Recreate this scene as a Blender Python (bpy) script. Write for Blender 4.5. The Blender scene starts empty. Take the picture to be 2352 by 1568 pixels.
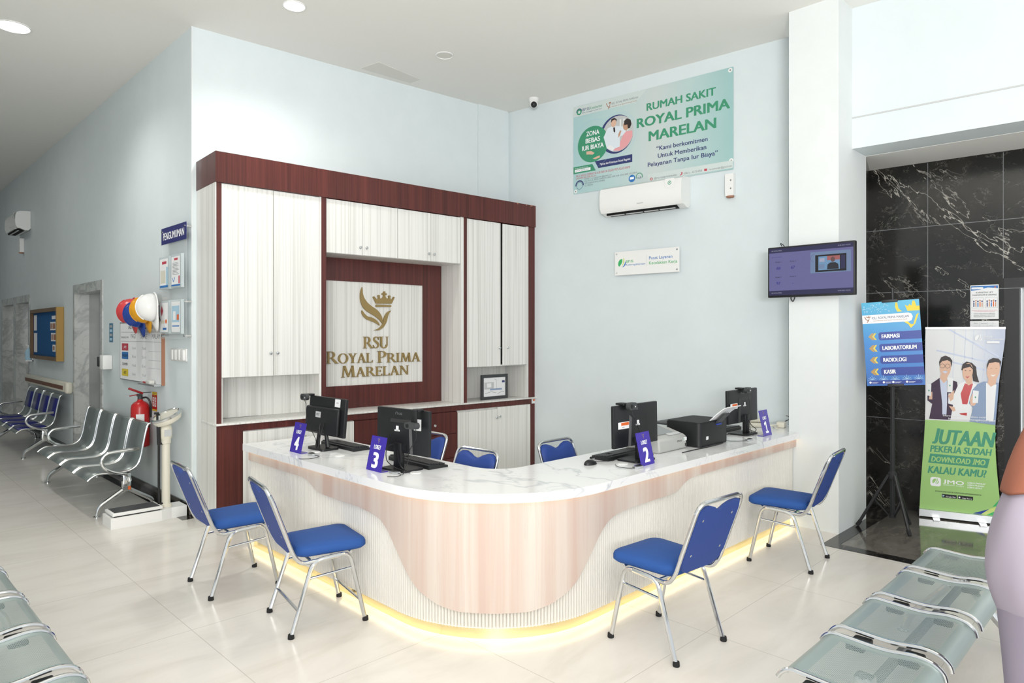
import bpy, bmesh, math, random
from mathutils import Matrix, Vector
random.seed(7)
PI = math.pi
SC = bpy.context.scene
COL = SC.collection

# ------------------------------------------------------------------ camera, world, lights, exposure
F, HZ, H, S2 = 1552., 766., 1.65, math.sqrt(2)      # focal length in px of the 2352 frame, horizon row, eye height
cam = bpy.data.cameras.new('camera'); camo = bpy.data.objects.new('camera', cam); COL.objects.link(camo)
camo.location = (0, 0, H); camo.rotation_euler = (PI/2, 0, -PI/4)
cam.sensor_width = 36; cam.lens = 36*F/2352; cam.shift_y = (HZ-784)/2352; cam.clip_start = .02; cam.clip_end = 200
SC.camera = camo
vs = SC.view_settings
SC.display_settings.display_device = 'sRGB'
vs.view_transform = 'Standard'; vs.look = 'None'; vs.gamma = 1; vs.use_curve_mapping = False; vs.exposure = 0.15
wd = bpy.data.worlds.new('world'); SC.world = wd; wd.use_nodes = True
wd.node_tree.nodes['Background'].inputs[0].default_value = (.93, .97, 1, 1)
wd.node_tree.nodes['Background'].inputs[1].default_value = .88

def area(name, loc, target, sx, sy, power, col=(1, 1, 1), spread=PI):
    l = bpy.data.lights.new(name, 'AREA'); l.shape = 'RECTANGLE'; l.size = sx; l.size_y = sy
    l.energy = power; l.color = col; l.spread = spread
    o = bpy.data.objects.new(name, l); COL.objects.link(o); o.location = loc
    o.rotation_euler = (Vector(target)-Vector(loc)).to_track_quat('-Z', 'Y').to_euler()
    return o
area('rear_fill', (-1.5, -1.9, 2.5), (3.6, 3.4, 1.5), 3.6, 2.6, 32, (1, .99, .98))  # added soft fill, stands in for flash bounced back from behind the camera
area('right_rear_fill', (1.2, -3.0, 3.6), (4.5, 4, 1.0), 3.0, 2.0, 18, (.98, .99, 1))  # added fill from the right rear
area('bounce_flash', (-2.0, -2.0, 1.9), (-1.2, -1.2, 4.43), 1.6, 1.6, 560, (1, 1, .99))

# ------------------------------------------------------------------ materials
area('corridor_fill', (.3, 10.8, 4.40), (.3, 10.8, 0), .5, .5, 9, (1, .99, .96))  # unseen fill added to brighten the corridor, no fitting modelled
area('corridor_fill', (.3, 14.6, 4.40), (.3, 14.6, 0), .5, .5, 8, (1, .99, .96))  # second added corridor fill, farther along and out of view
def lin(c):
    c = c/255.
    return c/12.92 if c <= .04045 else ((c+.055)/1.055)**2.4
def C(r, g, b): return (lin(r), lin(g), lin(b), 1)
class NT:
    def __init__(s, m): s.m = m; s.t = m.node_tree; s.n = s.t.nodes; s.p = s.n['Principled BSDF']
    def new(s, t, **k):
        n = s.n.new(t)
        for a, b in k.items(): setattr(n, a, b)
        return n
    def link(s, a, b): s.t.links.new(a, b)
    def math(s, op, a, b=None, c=None):
        n = s.new('ShaderNodeMath', operation=op)
        for i, v in enumerate((a, b, c)):
            if v is None: continue
            if isinstance(v, (int, float)): n.inputs[i].default_value = v
            else: s.link(v, n.inputs[i])
        return n.outputs[0]
    def coord(s, scale=(1, 1, 1), which='Object', rot=(0, 0, 0)):
        tc = s.new('ShaderNodeTexCoord'); mp = s.new('ShaderNodeMapping')
        mp.inputs['Scale'].default_value = scale; mp.inputs['Rotation'].default_value = rot
        s.link(tc.outputs[which], mp.inputs[0]); return mp.outputs[0]
    def noise(s, vec, scale=1., detail=4., rough=.5, dist=0.):
        n = s.new('ShaderNodeTexNoise'); s.link(vec, n.inputs['Vector'])
        n.inputs['Scale'].default_value = scale; n.inputs['Detail'].default_value = detail
        n.inputs['Roughness'].default_value = rough; n.inputs['Distortion'].default_value = dist
        return n.outputs['Fac']
    def ramp(s, fac, stops):
        r = s.new('ShaderNodeValToRGB'); e = r.color_ramp.elements
        while len(e) < len(stops): e.new(.5)
        for i, (p, c) in enumerate(stops): e[i].position = p; e[i].color = c
        s.link(fac, r.inputs[0]); return r.outputs[0]
    def mix(s, fac, a, b):
        m = s.new('ShaderNodeMix', data_type='RGBA')
        for i, v in ((0, fac), (6, a), (7, b)):
            if isinstance(v, (tuple, float, int)): m.inputs[i].default_value = v
            else: s.link(v, m.inputs[i])
        return m.outputs[2]
    def base(s, c): s.link(c, s.p.inputs['Base Color'])
def mat(name, col, rough=.5, metal=0., spec=.5, emit=None, estr=0., trans=0., alpha=1., coat=0.):
    m = bpy.data.materials.new(name); m.use_nodes = True
    p = m.node_tree.nodes['Principled BSDF']
    p.inputs['Base Color'].default_value = col; p.inputs['Roughness'].default_value = rough
    p.inputs['Metallic'].default_value = metal; p.inputs['Specular IOR Level'].default_value = spec
    if emit: p.inputs['Emission Color'].default_value = emit; p.inputs['Emission Strength'].default_value = estr
    p.inputs['Transmission Weight'].default_value = trans; p.inputs['Alpha'].default_value = alpha
    p.inputs['Coat Weight'].default_value = coat
    return m
M = {}
def flat(name, rgb, rough=.5, metal=0., **k): M[name] = mat(name, C(*rgb), rough, metal, **k); return M[name]

for nm, rgb, ro in [('white', (238, 238, 236), .4), ('white_gloss', (240, 240, 238), .18), ('black', (22, 23, 25), .45), ('black_matte', (30, 31, 33), .7),
                    ('dark_grey', (62, 64, 66), .5), ('mid_grey', (125, 128, 130), .5), ('light_grey', (196, 198, 198), .45), ('cream', (226, 222, 206), .4),
                    ('paper', (236, 237, 238), .8), ('red', (186, 32, 34), .3), ('red_dark', (150, 26, 32), .35), ('helmet_red', (206, 66, 70), .3), ('helmet_blue', (32, 66, 150), .25),
                    ('helmet_yellow', (226, 160, 28), .28), ('navy', (38, 44, 112), .35), ('sign_purple', (62, 44, 160), .22), ('blue_fabric', (32, 78, 148), .8),
                    ('blue_back', (34, 66, 142), .6), ('blue_vinyl', (30, 34, 112), .3), ('felt', (8, 84, 140), .9), ('gold_frame', (176, 140, 74), .35), ('brown_frame', (112, 84, 52), .4),
                    ('brown_strip', (116, 76, 58), .5), ('gold_letter', (150, 128, 78), .4), ('orange', (224, 104, 40), .5), ('teal_text', (40, 150, 112), .5),
                    ('text_navy', (48, 58, 112), .5), ('text_black', (32, 32, 36), .6), ('text_white', (245, 246, 248), .5), ('text_grey', (120, 124, 130), .6), ('text_red', (196, 66, 84), .5),
                    ('green', (64, 178, 104), .5), ('green_dark', (62, 146, 116), .5), ('blue_print', (46, 118, 190), .5), ('lime', (205, 222, 130), .5), ('yellow', (228, 204, 62), .5),
                    ('skin', (222, 182, 158), .6), ('skin_dark', (196, 150, 124), .6), ('hair', (48, 38, 38), .5), ('suit_dark', (72, 56, 76), .7), ('suit_blue', (142, 160, 190), .7), ('shirt', (204, 212, 232), .7),
                    ('pink_shirt', (232, 164, 168), .7), ('coat_white', (222, 230, 238), .7), ('rust', (150, 92, 72), .85), ('tunic', (164, 155, 170), .85), ('tunic_white', (192, 190, 186), .85),
                    ('trousers', (142, 134, 150), .85), ('pink_box', (226, 96, 120), .5), ('copper', (166, 116, 90), .6), ('gauge', (225, 228, 228), .3), ('pale_blue', (170, 206, 226), .6),
                    ('bpjs_blue', (30, 62, 150), .5), ('panel_blue', (26, 56, 146), .4), ('screen_band', (44, 42, 84), .3), ('dark_void', (8, 8, 10), .9), ('print_green', (62, 148, 112), .5), ('rubber', (28, 28, 30), .8),
                    ('foil', (214, 214, 208), .5), ('usb_blue', (40, 70, 170), .4), ('ceiling', (238, 237, 232), .9), ('ceiling_patch', (224, 223, 216), .9), ('faint_grey', (172, 174, 176), .6)]:  # last entry is just a faint grey ink for writing and card print
    flat(nm, rgb, ro)
flat('chrome', (215, 217, 218), .13, 1.); flat('steel', (170, 172, 172), .28, 1.); flat('aluminium', (214, 216, 218), .3, .9); flat('gold_mirror', (244, 230, 184), .22, 1.)
flat('tube_worn', (196, 190, 180), .2, 1.)
M['acrylic'] = mat('acrylic', (.9, .96, .97, 1), .05, alpha=.16)
M['acrylic_edge'] = mat('acrylic_edge', C(225, 236, 238), .1, alpha=.55)
M['glass_dial'] = mat('glass_dial', (1, 1, 1, 1), .03, alpha=.06)
def emi(name, rgb, s): M[name] = mat(name, (0, 0, 0, 1), .5, emit=C(*rgb), estr=s); return M[name]
emi('lamp', (255, 252, 246), 14); emi('led_warm', (255, 222, 178), 3.2); emi('led_white', (255, 236, 205), 3)
emi('led_base', (255, 238, 200), 8)
flat('flute', (222, 219, 212), .45)
emi('screen', (118, 116, 172), .62); emi('screen_dark', (48, 46, 92), .6); emi('screen_text', (44, 36, 150), .6); emi('screen_white', (190, 190, 216), .6); emi('screen_teal', (128, 152, 190), .62)
emi('screen_black', (18, 18, 26), .4); emi('screen_video', (128, 172, 214), .6); emi('screen_red', (190, 110, 110), .6); emi('screen_skin', (120, 86, 84), .6); emi('screen_shirt', (40, 42, 56), .6)

def m_paint(name, rgb, bump=.02):
    m = flat(name, rgb, .62, spec=.35); t = NT(m)
    n = t.noise(t.coord((1, 1, 1)), 3.0, 5, .6)
    t.base(t.ramp(n, [(.3, C(*[v-4 for v in rgb])), (.7, C(*rgb))]))
m_paint('wall_paint', (221, 230, 232)); m_paint('wall_white', (230, 234, 234))
m_paint('wall_side', (204, 221, 228))
def m_streak(name, a, b, rough=.35, sx=55, sz=.7, lo=.42, hi=.6, spec=.5):
    m = flat(name, a, rough, spec=spec); t = NT(m)
    n1 = t.noise(t.coord((sx, sx, sz)), 1.0, 3, .6); n2 = t.noise(t.coord((sx*3.3, sx*3.3, sz*1.5)), 1.0, 3, .6)
    f = t.math('ADD', t.math('MULTIPLY', n1, .6), t.math('MULTIPLY', n2, .4))
    t.base(t.ramp(f, [(lo, C(*b)), (hi, C(*a))]))
    return m
m_streak('laminate', (233, 232, 228), (205, 204, 198), .35, 40, .25, .36, .52)
m_streak('mahogany', (104, 48, 42), (66, 28, 25), .32, 30, .5, .35, .65)
def m_pinkwood():
    m = flat('pink_wood', (228, 208, 196), .5); t = NT(m)
    n1 = t.noise(t.coord((8, 8, .22)), 1.0, 3, .55); n2 = t.noise(t.coord((70, 70, 1.3)), 1.0, 4, .6, .4)
    c1 = t.ramp(n1, [(.36, C(202, 178, 166)), (.5, C(208, 191, 180)), (.66, C(214, 203, 193))])
    t.base(t.mix(t.math('MULTIPLY', t.math('LESS_THAN', n2, .44), .22), c1, C(200, 170, 156)))
m_pinkwood()
def m_marble(name, base, vein, scale, wid, rough, amt=1., base2=None, rot=(.4, .3, .6)):
    m = flat(name, base, rough); t = NT(m)
    v = t.coord((1, 1, 1), rot=rot)
    out = None
    for k, (s, w, d) in enumerate(((scale, wid, .8), (scale*2.3, wid*.55, .9))):
        n = t.noise(v, s, 5, .62, d)
        ridge = t.math('ABSOLUTE', t.math('SUBTRACT', n, .5))
        r = t.new('ShaderNodeMapRange'); t.link(ridge, r.inputs[0]); r.inputs[1].default_value = 0; r.inputs[2].default_value = w
        r.inputs[3].default_value = 1; r.inputs[4].default_value = 0
        out = r.outputs[0] if out is None else t.math('MAXIMUM', out, t.math('MULTIPLY', r.outputs[0], .6))
    mask = t.noise(v, scale*.9, 2, .5)
    mk = t.new('ShaderNodeMapRange'); t.link(mask, mk.inputs[0]); mk.inputs[1].default_value = .88; mk.inputs[2].default_value = .62
    f = t.math('MULTIPLY', t.math('MULTIPLY', out, mk.outputs[0]), amt)
    b = t.ramp(t.noise(v, scale*.7, 4, .6), [(.35, C(*(base2 or base))), (.65, C(*base))])
    t.base(t.mix(f, b, C(*vein)))
    return t, f
m_marble('counter_marble', (240, 240, 239), (188, 192, 198), .55, .012, .12, .7, (235, 236, 237))
m_marble('frame_marble', (204, 206, 204), (150, 154, 152), 1.6, .05, .25, .8, (190, 192, 190))
m_marble('skirt_marble', (22, 21, 20), (120, 108, 96), 3.0, .02, .15, .6, (14, 14, 14))
def m_darkwall():
    m = flat('dark_marble', (28, 27, 25), .14); t = NT(m)
    def dirs(rx, sc):
        mp = t.new('ShaderNodeMapping'); mp.inputs['Scale'].default_value = sc; t.link(t.coord((1, 1, 1), rot=(rx, 0, 0)), mp.inputs[0]); return mp.outputs[0]
    out = None
    for rx, sc, s, w, a, ml in ((-.85, (1, .35, 1.25), 1.25, .0042, 1, .5), (.7, (1, .5, 1.2), 1.9, .0035, .55, .52), (-.5, (1, .8, 1.2), 6., .010, .22, .5)):
        v = dirs(rx, sc); n = t.noise(v, s, 6, .66, .5)
        r = t.new('ShaderNodeMapRange'); t.link(t.math('ABSOLUTE', t.math('SUBTRACT', n, .5)), r.inputs[0])
        r.inputs[1].default_value = 0; r.inputs[2].default_value = w; r.inputs[3].default_value = a; r.inputs[4].default_value = 0
        k = t.new('ShaderNodeMapRange'); t.link(t.noise(v, s*1.3, 2, .5), k.inputs[0]); k.inputs[1].default_value = ml-.04; k.inputs[2].default_value = ml+.1
        o = t.math('MULTIPLY', r.outputs[0], k.outputs[0]); out = o if out is None else t.math('MAXIMUM', out, o)
    b = t.ramp(t.noise(t.coord(), 2.2, 5, .65), [(.35, C(22, 22, 20)), (.65, C(40, 38, 35))])
    t.base(t.mix(out, b, C(190, 186, 176)))
m_darkwall()
def m_floor():
    m = flat('floor_tile', (222, 218, 210), .2, spec=.35); t = NT(m)
    tc = t.new('ShaderNodeTexCoord'); sx = t.new('ShaderNodeSeparateXYZ'); t.link(tc.outputs['Object'], sx.inputs[0])
    def seam(o, off, pitch, w=.0022):
        fr = t.math('FRACT', t.math('DIVIDE', t.math('ADD', o, off), pitch))
        d = t.math('MULTIPLY', t.math('ABSOLUTE', t.math('SUBTRACT', fr, .5)), pitch)
        return t.math('GREATER_THAN', d, pitch/2-w)
    s = t.math('MAXIMUM', seam(sx.outputs[0], 20-.40, 1.0), seam(sx.outputs[1], 20.4-1.883, 1.02))
    n = t.noise(t.coord((.7, 2.6, 1), rot=(0, 0, .9)), 1.6, 7, .62, .6)
    c = t.ramp(n, [(.34, C(216, 211, 203)), (.5, C(224, 219, 212)), (.7, C(228, 224, 217))])
    t.base(t.mix(t.math('MULTIPLY', s, .5), c, C(165, 160, 150)))
m_floor()
def m_alcove():
    m = flat('brown_tile', (104, 100, 94), .08, spec=.6); t = NT(m)
    n = t.noise(t.coord((1.2, 3, 1), rot=(0, 0, .5)), 1.7, 7, .65, .9)
    c = t.ramp(n, [(.35, C(84, 80, 75)), (.6, C(112, 107, 100)), (.75, C(128, 124, 118))])
    t.base(c)
m_alcove()
def m_perf():
    m = flat('perforated_steel', (158, 172, 170), .32, .4); t = NT(m)
    uv = t.new('ShaderNodeUVMap'); sx = t.new('ShaderNodeSeparateXYZ'); t.link(uv.outputs[0], sx.inputs[0])
    u, v = sx.outputs[0], sx.outputs[1]; P = .0105
    def cell(du, dv):
        a = t.math('SUBTRACT', t.math('FRACT', t.math('ADD', t.math('DIVIDE', u, P), du)), .5)
        b = t.math('SUBTRACT', t.math('FRACT', t.math('ADD', t.math('DIVIDE', v, P), dv)), .5)
        return t.math('LESS_THAN', t.math('ADD', t.math('MULTIPLY', a, a), t.math('MULTIPLY', b, b)), .046)
    d = t.math('MAXIMUM', cell(0, 0), cell(.5, .5))
    for o, lo, hi in ((u, .045, .375), (v, .085, .385)):
        d = t.math('MULTIPLY', d, t.math('MULTIPLY', t.math('GREATER_THAN', o, lo), t.math('LESS_THAN', o, hi)))
    t.link(t.math('SUBTRACT', 1, d), t.p.inputs['Alpha'])
m_perf()
flat('seat_steel', (140, 148, 147), .36, .7); flat('sheet_steel', (172, 190, 186), .32, .35)
def m_grad(name, stops, axis=0, lo=0., hi=1., rough=.5):
    m = flat(name, (200, 200, 200), rough); t = NT(m)
    tc = t.new('ShaderNodeTexCoord'); sx = t.new('ShaderNodeSeparateXYZ'); t.link(tc.outputs['Object'], sx.inputs[0])
    r = t.new('ShaderNodeMapRange'); t.link(sx.outputs[axis], r.inputs[0]); r.inputs[1].default_value = lo; r.inputs[2].default_value = hi
    t.base(t.ramp(r.outputs[0], [(p, C(*c)) for p, c in stops]))
m_grad('banner_print', [(0, (172, 206, 208)), (.3, (188, 212, 211)), (.55, (204, 212, 211)), (.75, (186, 208, 207)), (1, (158, 196, 195))], 0, 0, 1.9)
m_grad('directory_print', [(0, (44, 104, 184)), (.5, (38, 124, 196)), (1, (58, 170, 206))], 2, -.36, .36, .35)
m_grad('rollup_photo', [(0, (226, 226, 226)), (.6, (222, 224, 226)), (1, (184, 192, 212))], 0, 0, .6)
flat('monitor_black', (24, 25, 27), .42); flat('key_black', (40, 41, 43), .5); flat('printer_grey', (178, 179, 176), .45); flat('smoke', (120, 124, 124), .12, coat=.3); flat('felt_light', (70, 124, 156), .5)
flat('light_print', (208, 218, 216), .5)
flat('rollup_green', (160, 202, 122), .5)

# ------------------------------------------------------------------ mesh helpers
class MB:
    def __init__(s): s.v = []; s.f = []; s.m = []; s.uv = None
    def add(s, v, f, mi=0, X=None):
        o = len(s.v)
        s.v += [tuple(X @ Vector(p)) for p in v] if X is not None else [tuple(p) for p in v]
        for q in f: s.f.append([i+o for i in q]); s.m.append(mi)
        return s
    def box(s, x0, x1, y0, y1, z0, z1, mi=0, bev=0., X=None, seg=2):
        if bev <= 0:
            v = [(x, y, z) for z in (z0, z1) for y in (y0, y1) for x in (x0, x1)]
            return s.add(v, [(0, 2, 3, 1), (4, 5, 7, 6), (0, 1, 5, 4), (2, 6, 7, 3), (0, 4, 6, 2), (1, 3, 7, 5)], mi, X)
        bm = bmesh.new(); bmesh.ops.create_cube(bm, size=1)
        for v in bm.verts: v.co = ((x0+x1)/2+v.co.x*(x1-x0), (y0+y1)/2+v.co.y*(y1-y0), (z0+z1)/2+v.co.z*(z1-z0))
        bmesh.ops.bevel(bm, geom=list(bm.edges), offset=min(bev, .49*min(x1-x0, y1-y0, z1-z0)), segments=seg, profile=.5, affect='EDGES')
        return s.bm(bm, mi, X)
    def bm(s, bm, mi=0, X=None):
        bm.verts.index_update()
        s.add([v.co[:] for v in bm.verts], [[v.index for v in f.verts] for f in bm.faces], mi, X); bm.free(); return s
    def tube(s, pts, r, seg=8, mi=0, closed=False, X=None, caps=True):
        P = [Vector(p) for p in pts]; n = len(P)
        R = r if isinstance(r, (list, tuple)) else [r]*n
        T = []
        for i in range(n):
            a = P[(i-1) % n] if (closed or i > 0) else P[i]; b = P[(i+1) % n] if (closed or i < n-1) else P[i]
            T.append((b-a).normalized())
        up = Vector((0, 0, 1)) if abs(T[0].z) < .9 else Vector((1, 0, 0))
        u = (up-T[0]*up.dot(T[0])).normalized(); vs_ = []; fs = []
        for i in range(n):
            u = (u-T[i]*u.dot(T[i])).normalized(); w = T[i].cross(u)
            for k in range(seg):
                a = 2*PI*k/seg; vs_.append(P[i]+(u*math.cos(a)+w*math.sin(a))*R[i])
        for i in range(n if closed else n-1):
            j = (i+1) % n
            for k in range(seg):
                k2 = (k+1) % seg; fs.append((i*seg+k, i*seg+k2, j*seg+k2, j*seg+k))
        if caps and not closed: fs += [tuple(range(seg))[::-1], tuple((n-1)*seg+k for k in range(seg))]
        return s.add(vs_, fs, mi, X)
    def lathe(s, prof, seg=24, mi=0, X=None, sx=1., sy=1.):
        vs_ = []; fs = []; n = len(prof)
        for r, z in prof:
            for k in range(seg):
                a = 2*PI*k/seg; vs_.append((r*math.cos(a)*sx, r*math.sin(a)*sy, z))
        for i in range(n-1):
            for k in range(seg):
                k2 = (k+1) % seg; fs.append((i*seg+k, i*seg+k2, (i+1)*seg+k2, (i+1)*seg+k))
        fs += [tuple(range(seg))[::-1], tuple((n-1)*seg+k for k in range(seg))]
        return s.add(vs_, fs, mi, X)
    def cyl(s, x, y, z0, z1, r, seg=16, mi=0, X=None):
        return s.lathe([(r, z0), (r, z1)], seg, mi, (X or Matrix())@Matrix.Translation((x, y, 0)))
    def prism(s, poly, y0, y1, mi=0, X=None):          # polygon in x,z extruded along y
        n = len(poly)
        if sum(poly[i][0]*poly[(i+1) % n][1]-poly[(i+1) % n][0]*poly[i][1] for i in range(n)) < 0: poly = poly[::-1]
        v = [(p[0], y0, p[1]) for p in poly]+[(p[0], y1, p[1]) for p in poly]
        f = [tuple(range(n)), tuple(range(2*n-1, n-1, -1))]+[(i, i+n, (i+1) % n+n, (i+1) % n) for i in range(n)]
        return s.add(v, f, mi, X)
    def zprism(s, poly, z0, z1, mi=0):
        n = len(poly)
        if sum(poly[i][0]*poly[(i+1) % n][1]-poly[(i+1) % n][0]*poly[i][1] for i in range(n)) < 0: poly = poly[::-1]
        v = [(p[0], p[1], z0) for p in poly]+[(p[0], p[1], z1) for p in poly]
        f = [tuple(range(n-1, -1, -1)), tuple(range(n, 2*n))]+[(i, (i+1) % n, (i+1) % n+n, i+n) for i in range(n)]
        return s.add(v, f, mi)
    def flat(s, poly, y, mi=0, X=None):                 # printed shape facing -y
        n = len(poly)
        if sum(poly[i][0]*poly[(i+1) % n][1]-poly[(i+1) % n][0]*poly[i][1] for i in range(n)) < 0: poly = poly[::-1]
        return s.add([(p[0], y, p[1]) for p in poly], [tuple(range(n))], mi, X)
    def rect(s, x0, x1, z0, z1, y, mi=0): return s.flat([(x0, z0), (x1, z0), (x1, z1), (x0, z1)], y, mi)
    def ell(s, x, z, rx, rz, y, mi=0, n=28): return s.flat([(x+rx*math.cos(2*PI*k/n), z+rz*math.sin(2*PI*k/n)) for k in range(n)], y, mi)
    def rrect(s, x0, x1, z0, z1, r, y, mi=0): return s.flat(rr(x0, x1, z0, z1, r), y, mi)
    def ring(s, x, z, r0, r1, y, mi=0, n=40, a0=0, a1=2*PI, k=1.):
        v = []
        for i in range(n+1):
            a = a0+(a1-a0)*i/n
            v += [(x+r0*math.cos(a), y, z+r0*k*math.sin(a)), (x+r1*math.cos(a), y, z+r1*k*math.sin(a))]
        return s.add(v, [(2*i, 2*i+1, 2*i+3, 2*i+2) for i in range(n)], mi)
    def line(s, pts, w, y, mi=0):
        for (x0, z0), (x1, z1) in zip(pts, pts[1:]):
            L = math.hypot(x1-x0, z1-z0) or 1; nx, nz = -(z1-z0)/L*w/2, (x1-x0)/L*w/2
            s.flat([(x0+nx, z0+nz), (x0-nx, z0-nz), (x1-nx, z1-nz), (x1+nx, z1+nz)], y, mi)
        return s
    def text(s, body, x, z, w=None, h=.05, y=0., mi=0, align='l', bold=0., shear=0., ext=0., skew=0.):
        v, f, bw, x0 = glyphs(body, 0., ext > 0)
        sz = h/.729; sx = (w/bw) if w else sz; bo = bold*min(sz, sx); sx = ((w-2*bo)/bw) if w else sz
        W_ = bw*sx+2*bo; ox = x+bo-(0 if align == 'l' else W_/2 if align == 'c' else W_)
        for i, (bx, bz) in enumerate(((0, 0), (-1, -.35), (1, .35), (-1, .35), (1, -.35)) if bold else ((0, 0),)):
            s.add([(ox+(p[0]-x0)*sx+bx*bo+p[1]*sz*shear, y-i*.00004, z+p[1]*sz+bz*bo) for p in v], f, mi)
        return s
    def build(s, name, mats, parent=None, loc=None, ang=35, **props):
        me = bpy.data.meshes.new(name); me.from_pydata(s.v, [], s.f)
        for q in (mats if isinstance(mats, (list, tuple)) else [mats]): me.materials.append(M[q] if isinstance(q, str) else q)
        for p, i in zip(me.polygons, s.m): p.material_index = i
        if s.uv:
            l = me.uv_layers.new(name='UVMap')
            for p in me.polygons:
                for li in p.loop_indices: l.data[li].uv = s.uv[me.loops[li].vertex_index]
        if ang:
            me.shade_smooth(); me.set_sharp_from_angle(angle=math.radians(ang))
        me.update()
        o = bpy.data.objects.new(name, me); COL.objects.link(o)
        if parent: o.parent = parent
        if loc: o.location = loc
        for k, v in props.items(): o[k] = v
        return o
def rr(x0, x1, z0, z1, r, n=5):
    p = []
    for cx_, cz_, a in ((x1-r, z0+r, -PI/2), (x1-r, z1-r, 0), (x0+r, z1-r, PI/2), (x0+r, z0+r, PI)):
        p += [(cx_+r*math.cos(a+PI/2*k/n), cz_+r*math.sin(a+PI/2*k/n)) for k in range(n+1)]
    return p
_G = {}
def glyphs(body, bold, ext):
    key = (body, bold, ext)
    if 'J' in body and len(body) > 1 and key not in _G:      # set letter by letter: the J stands on the baseline
        v = []; f = []; one = glyphs('I', 0., ext); x1 = one[3]+one[2]
        for i, ch in enumerate(body):
            if ch == ' ': continue
            q = glyphs(body[:i].replace('J', 'I')+'I', 0., ext) if i else one; dx = q[3]+q[2]-x1
            if 'J' in body[:i]: dx += body[:i].count('J')*(glyphs('J', 0., ext)[2]-one[2])
            g = glyphs(ch, 0., ext); o = len(v); zs_ = [p[1] for p in g[0]]; z0, z1 = min(zs_), max(zs_)
            for p in g[0]: v.append((p[0]+dx+(one[3]-g[3] if ch == 'J' else 0), (p[1]-z0)/(z1-z0)*.729 if ch == 'J' else p[1], p[2]))
            f += [[k+o for k in ff] for ff in g[1]]
        xs = [p[0] for p in v]; _G[key] = (v, f, max(xs)-min(xs), min(xs))
    if key not in _G:
        cu = bpy.data.curves.new('t', 'FONT'); cu.body = body; cu.offset = bold; cu.resolution_u = 3; cu.size = 1
        if ext: cu.extrude = 1
        ob = bpy.data.objects.new('t', cu); me = ob.to_mesh()
        v = [tuple(p.co) for p in me.vertices]; f = [list(p.vertices) for p in me.polygons]
        ob.to_mesh_clear(); bpy.data.objects.remove(ob); bpy.data.curves.remove(cu)
        xs = [p[0] for p in v] or [0, 1]
        _G[key] = (v, f, max(max(xs)-min(xs), 1e-4), min(xs))
    return _G[key]
def bez(pts, n=8):                                     # smooth curve through points (Catmull-Rom)
    P = [Vector(p) for p in pts]; out = []
    for i in range(len(P)-1):
        a = P[max(i-1, 0)]; b = P[i]; c = P[i+1]; d = P[min(i+2, len(P)-1)]
        for k in range(n):
            t = k/n
            out.append(.5*((2*b)+(c-a)*t+(2*a-5*b+4*c-d)*t*t+(3*b-a-3*c+d)*t**3))
    out.append(P[-1]); return out
def thing(name, label, cat, loc=(0, 0, 0), rz=0., group=None):
    o = bpy.data.objects.new(name, None); COL.objects.link(o); o.empty_display_size = .1
    o.location = loc; o.rotation_euler = (0, 0, rz); o['label'] = label; o['category'] = cat
    if group: o['group'] = group
    return o
def tag(o, label, cat, group=None):
    o['label'] = label; o['category'] = cat
    if group: o['group'] = group
    return o
def struct(name, mb, mats, ang=0, **k):
    o = mb.build(name, mats, ang=ang, **k); o['kind'] = 'structure'; return o
def dup(root, loc, rz, label, group=None):
    r = root.copy(); COL.objects.link(r); r.location = loc; r.rotation_euler = (0, 0, rz); r['label'] = label
    if group: r['group'] = group
    for ch in list(root.children):
        c = ch.copy(); COL.objects.link(c); c.parent = r
        for g in list(ch.children):
            d = g.copy(); COL.objects.link(d); d.parent = c
    return r
# plan geometry: rays of the camera meet vertical planes of the building
def W(d, r): return ((d+r)/S2, (d-r)/S2)
def onplane(px, py, P0, P1):
    t = (px-1176)/F; dx = (1+t)/S2; dy = (1-t)/S2
    ex, ey = P1[0]-P0[0], P1[1]-P0[1]; L = math.hypot(ex, ey); ex /= L; ey /= L
    d = (P0[0]*(-ey)+P0[1]*ex)/(dx*(-ey)+dy*ex)
    return ((d*dx-P0[0])*ex+(d*dy-P0[1])*ey, H-(py-HZ)*d/F)
def shift(P, b):
    (x0, y0), (x1, y1) = P; L = math.hypot(x1-x0, y1-y0); nx, ny = -(y1-y0)/L, (x1-x0)/L
    return ((x0+nx*b, y0+ny*b), (x1+nx*b, y1+ny*b))
def ang_of(P): return math.atan2(P[1][1]-P[0][1], P[1][0]-P[0][0])
HC = 4.43
C0 = (2.273, 6.371); CI = (5.99, 6.045)
BACK = (C0, CI); BAN = (CI, (6.313, 2.647)); CAB = ((2.292, 5.859), (6.05, 5.636))
LINT = ((6.146, 2.03), (6.34, -.8)); DARK = ((7.077, 2.172), (7.27, -.8)); LEFT = ((2.273, 17.), (2.273, 6.371))

# ------------------------------------------------------------------ the room
def wallbox(P, z0, z1, th=.15, u0=0., u1=None, mb=None):
    mb = mb or MB(); L = math.hypot(P[1][0]-P[0][0], P[1][1]-P[0][1]); u1 = L if u1 is None else u1
    X = Matrix.Translation((P[0][0], P[0][1], 0))@Matrix.Rotation(ang_of(P), 4, 'Z')
    return mb.box(u0, u1, 0, th, z0, z1, X=X)
mb = MB()
mb.add([(-6, -6, 0), (5.44, -6, 0), (5.44, 2.03, 0), (6.45, 2.03, 0), (6.45, 20, 0), (-6, 20, 0)], [(0, 1, 2, 3, 4, 5)])
struct('floor', mb, 'floor_tile')
mb = MB().box(5.555, 7.3, -.8, 1.92, -.03, .001); struct('floor_alcove', mb, 'brown_tile')
mb = MB().box(5.44, 5.553, -.8, 2.03, -.03, .002).box(5.553, 7.12, 1.922, 2.03, -.03, .002).box(6.5, 7.12, 2.03, 2.25, -.03, .002); struct('trim_1', mb, 'skirt_marble')
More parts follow.
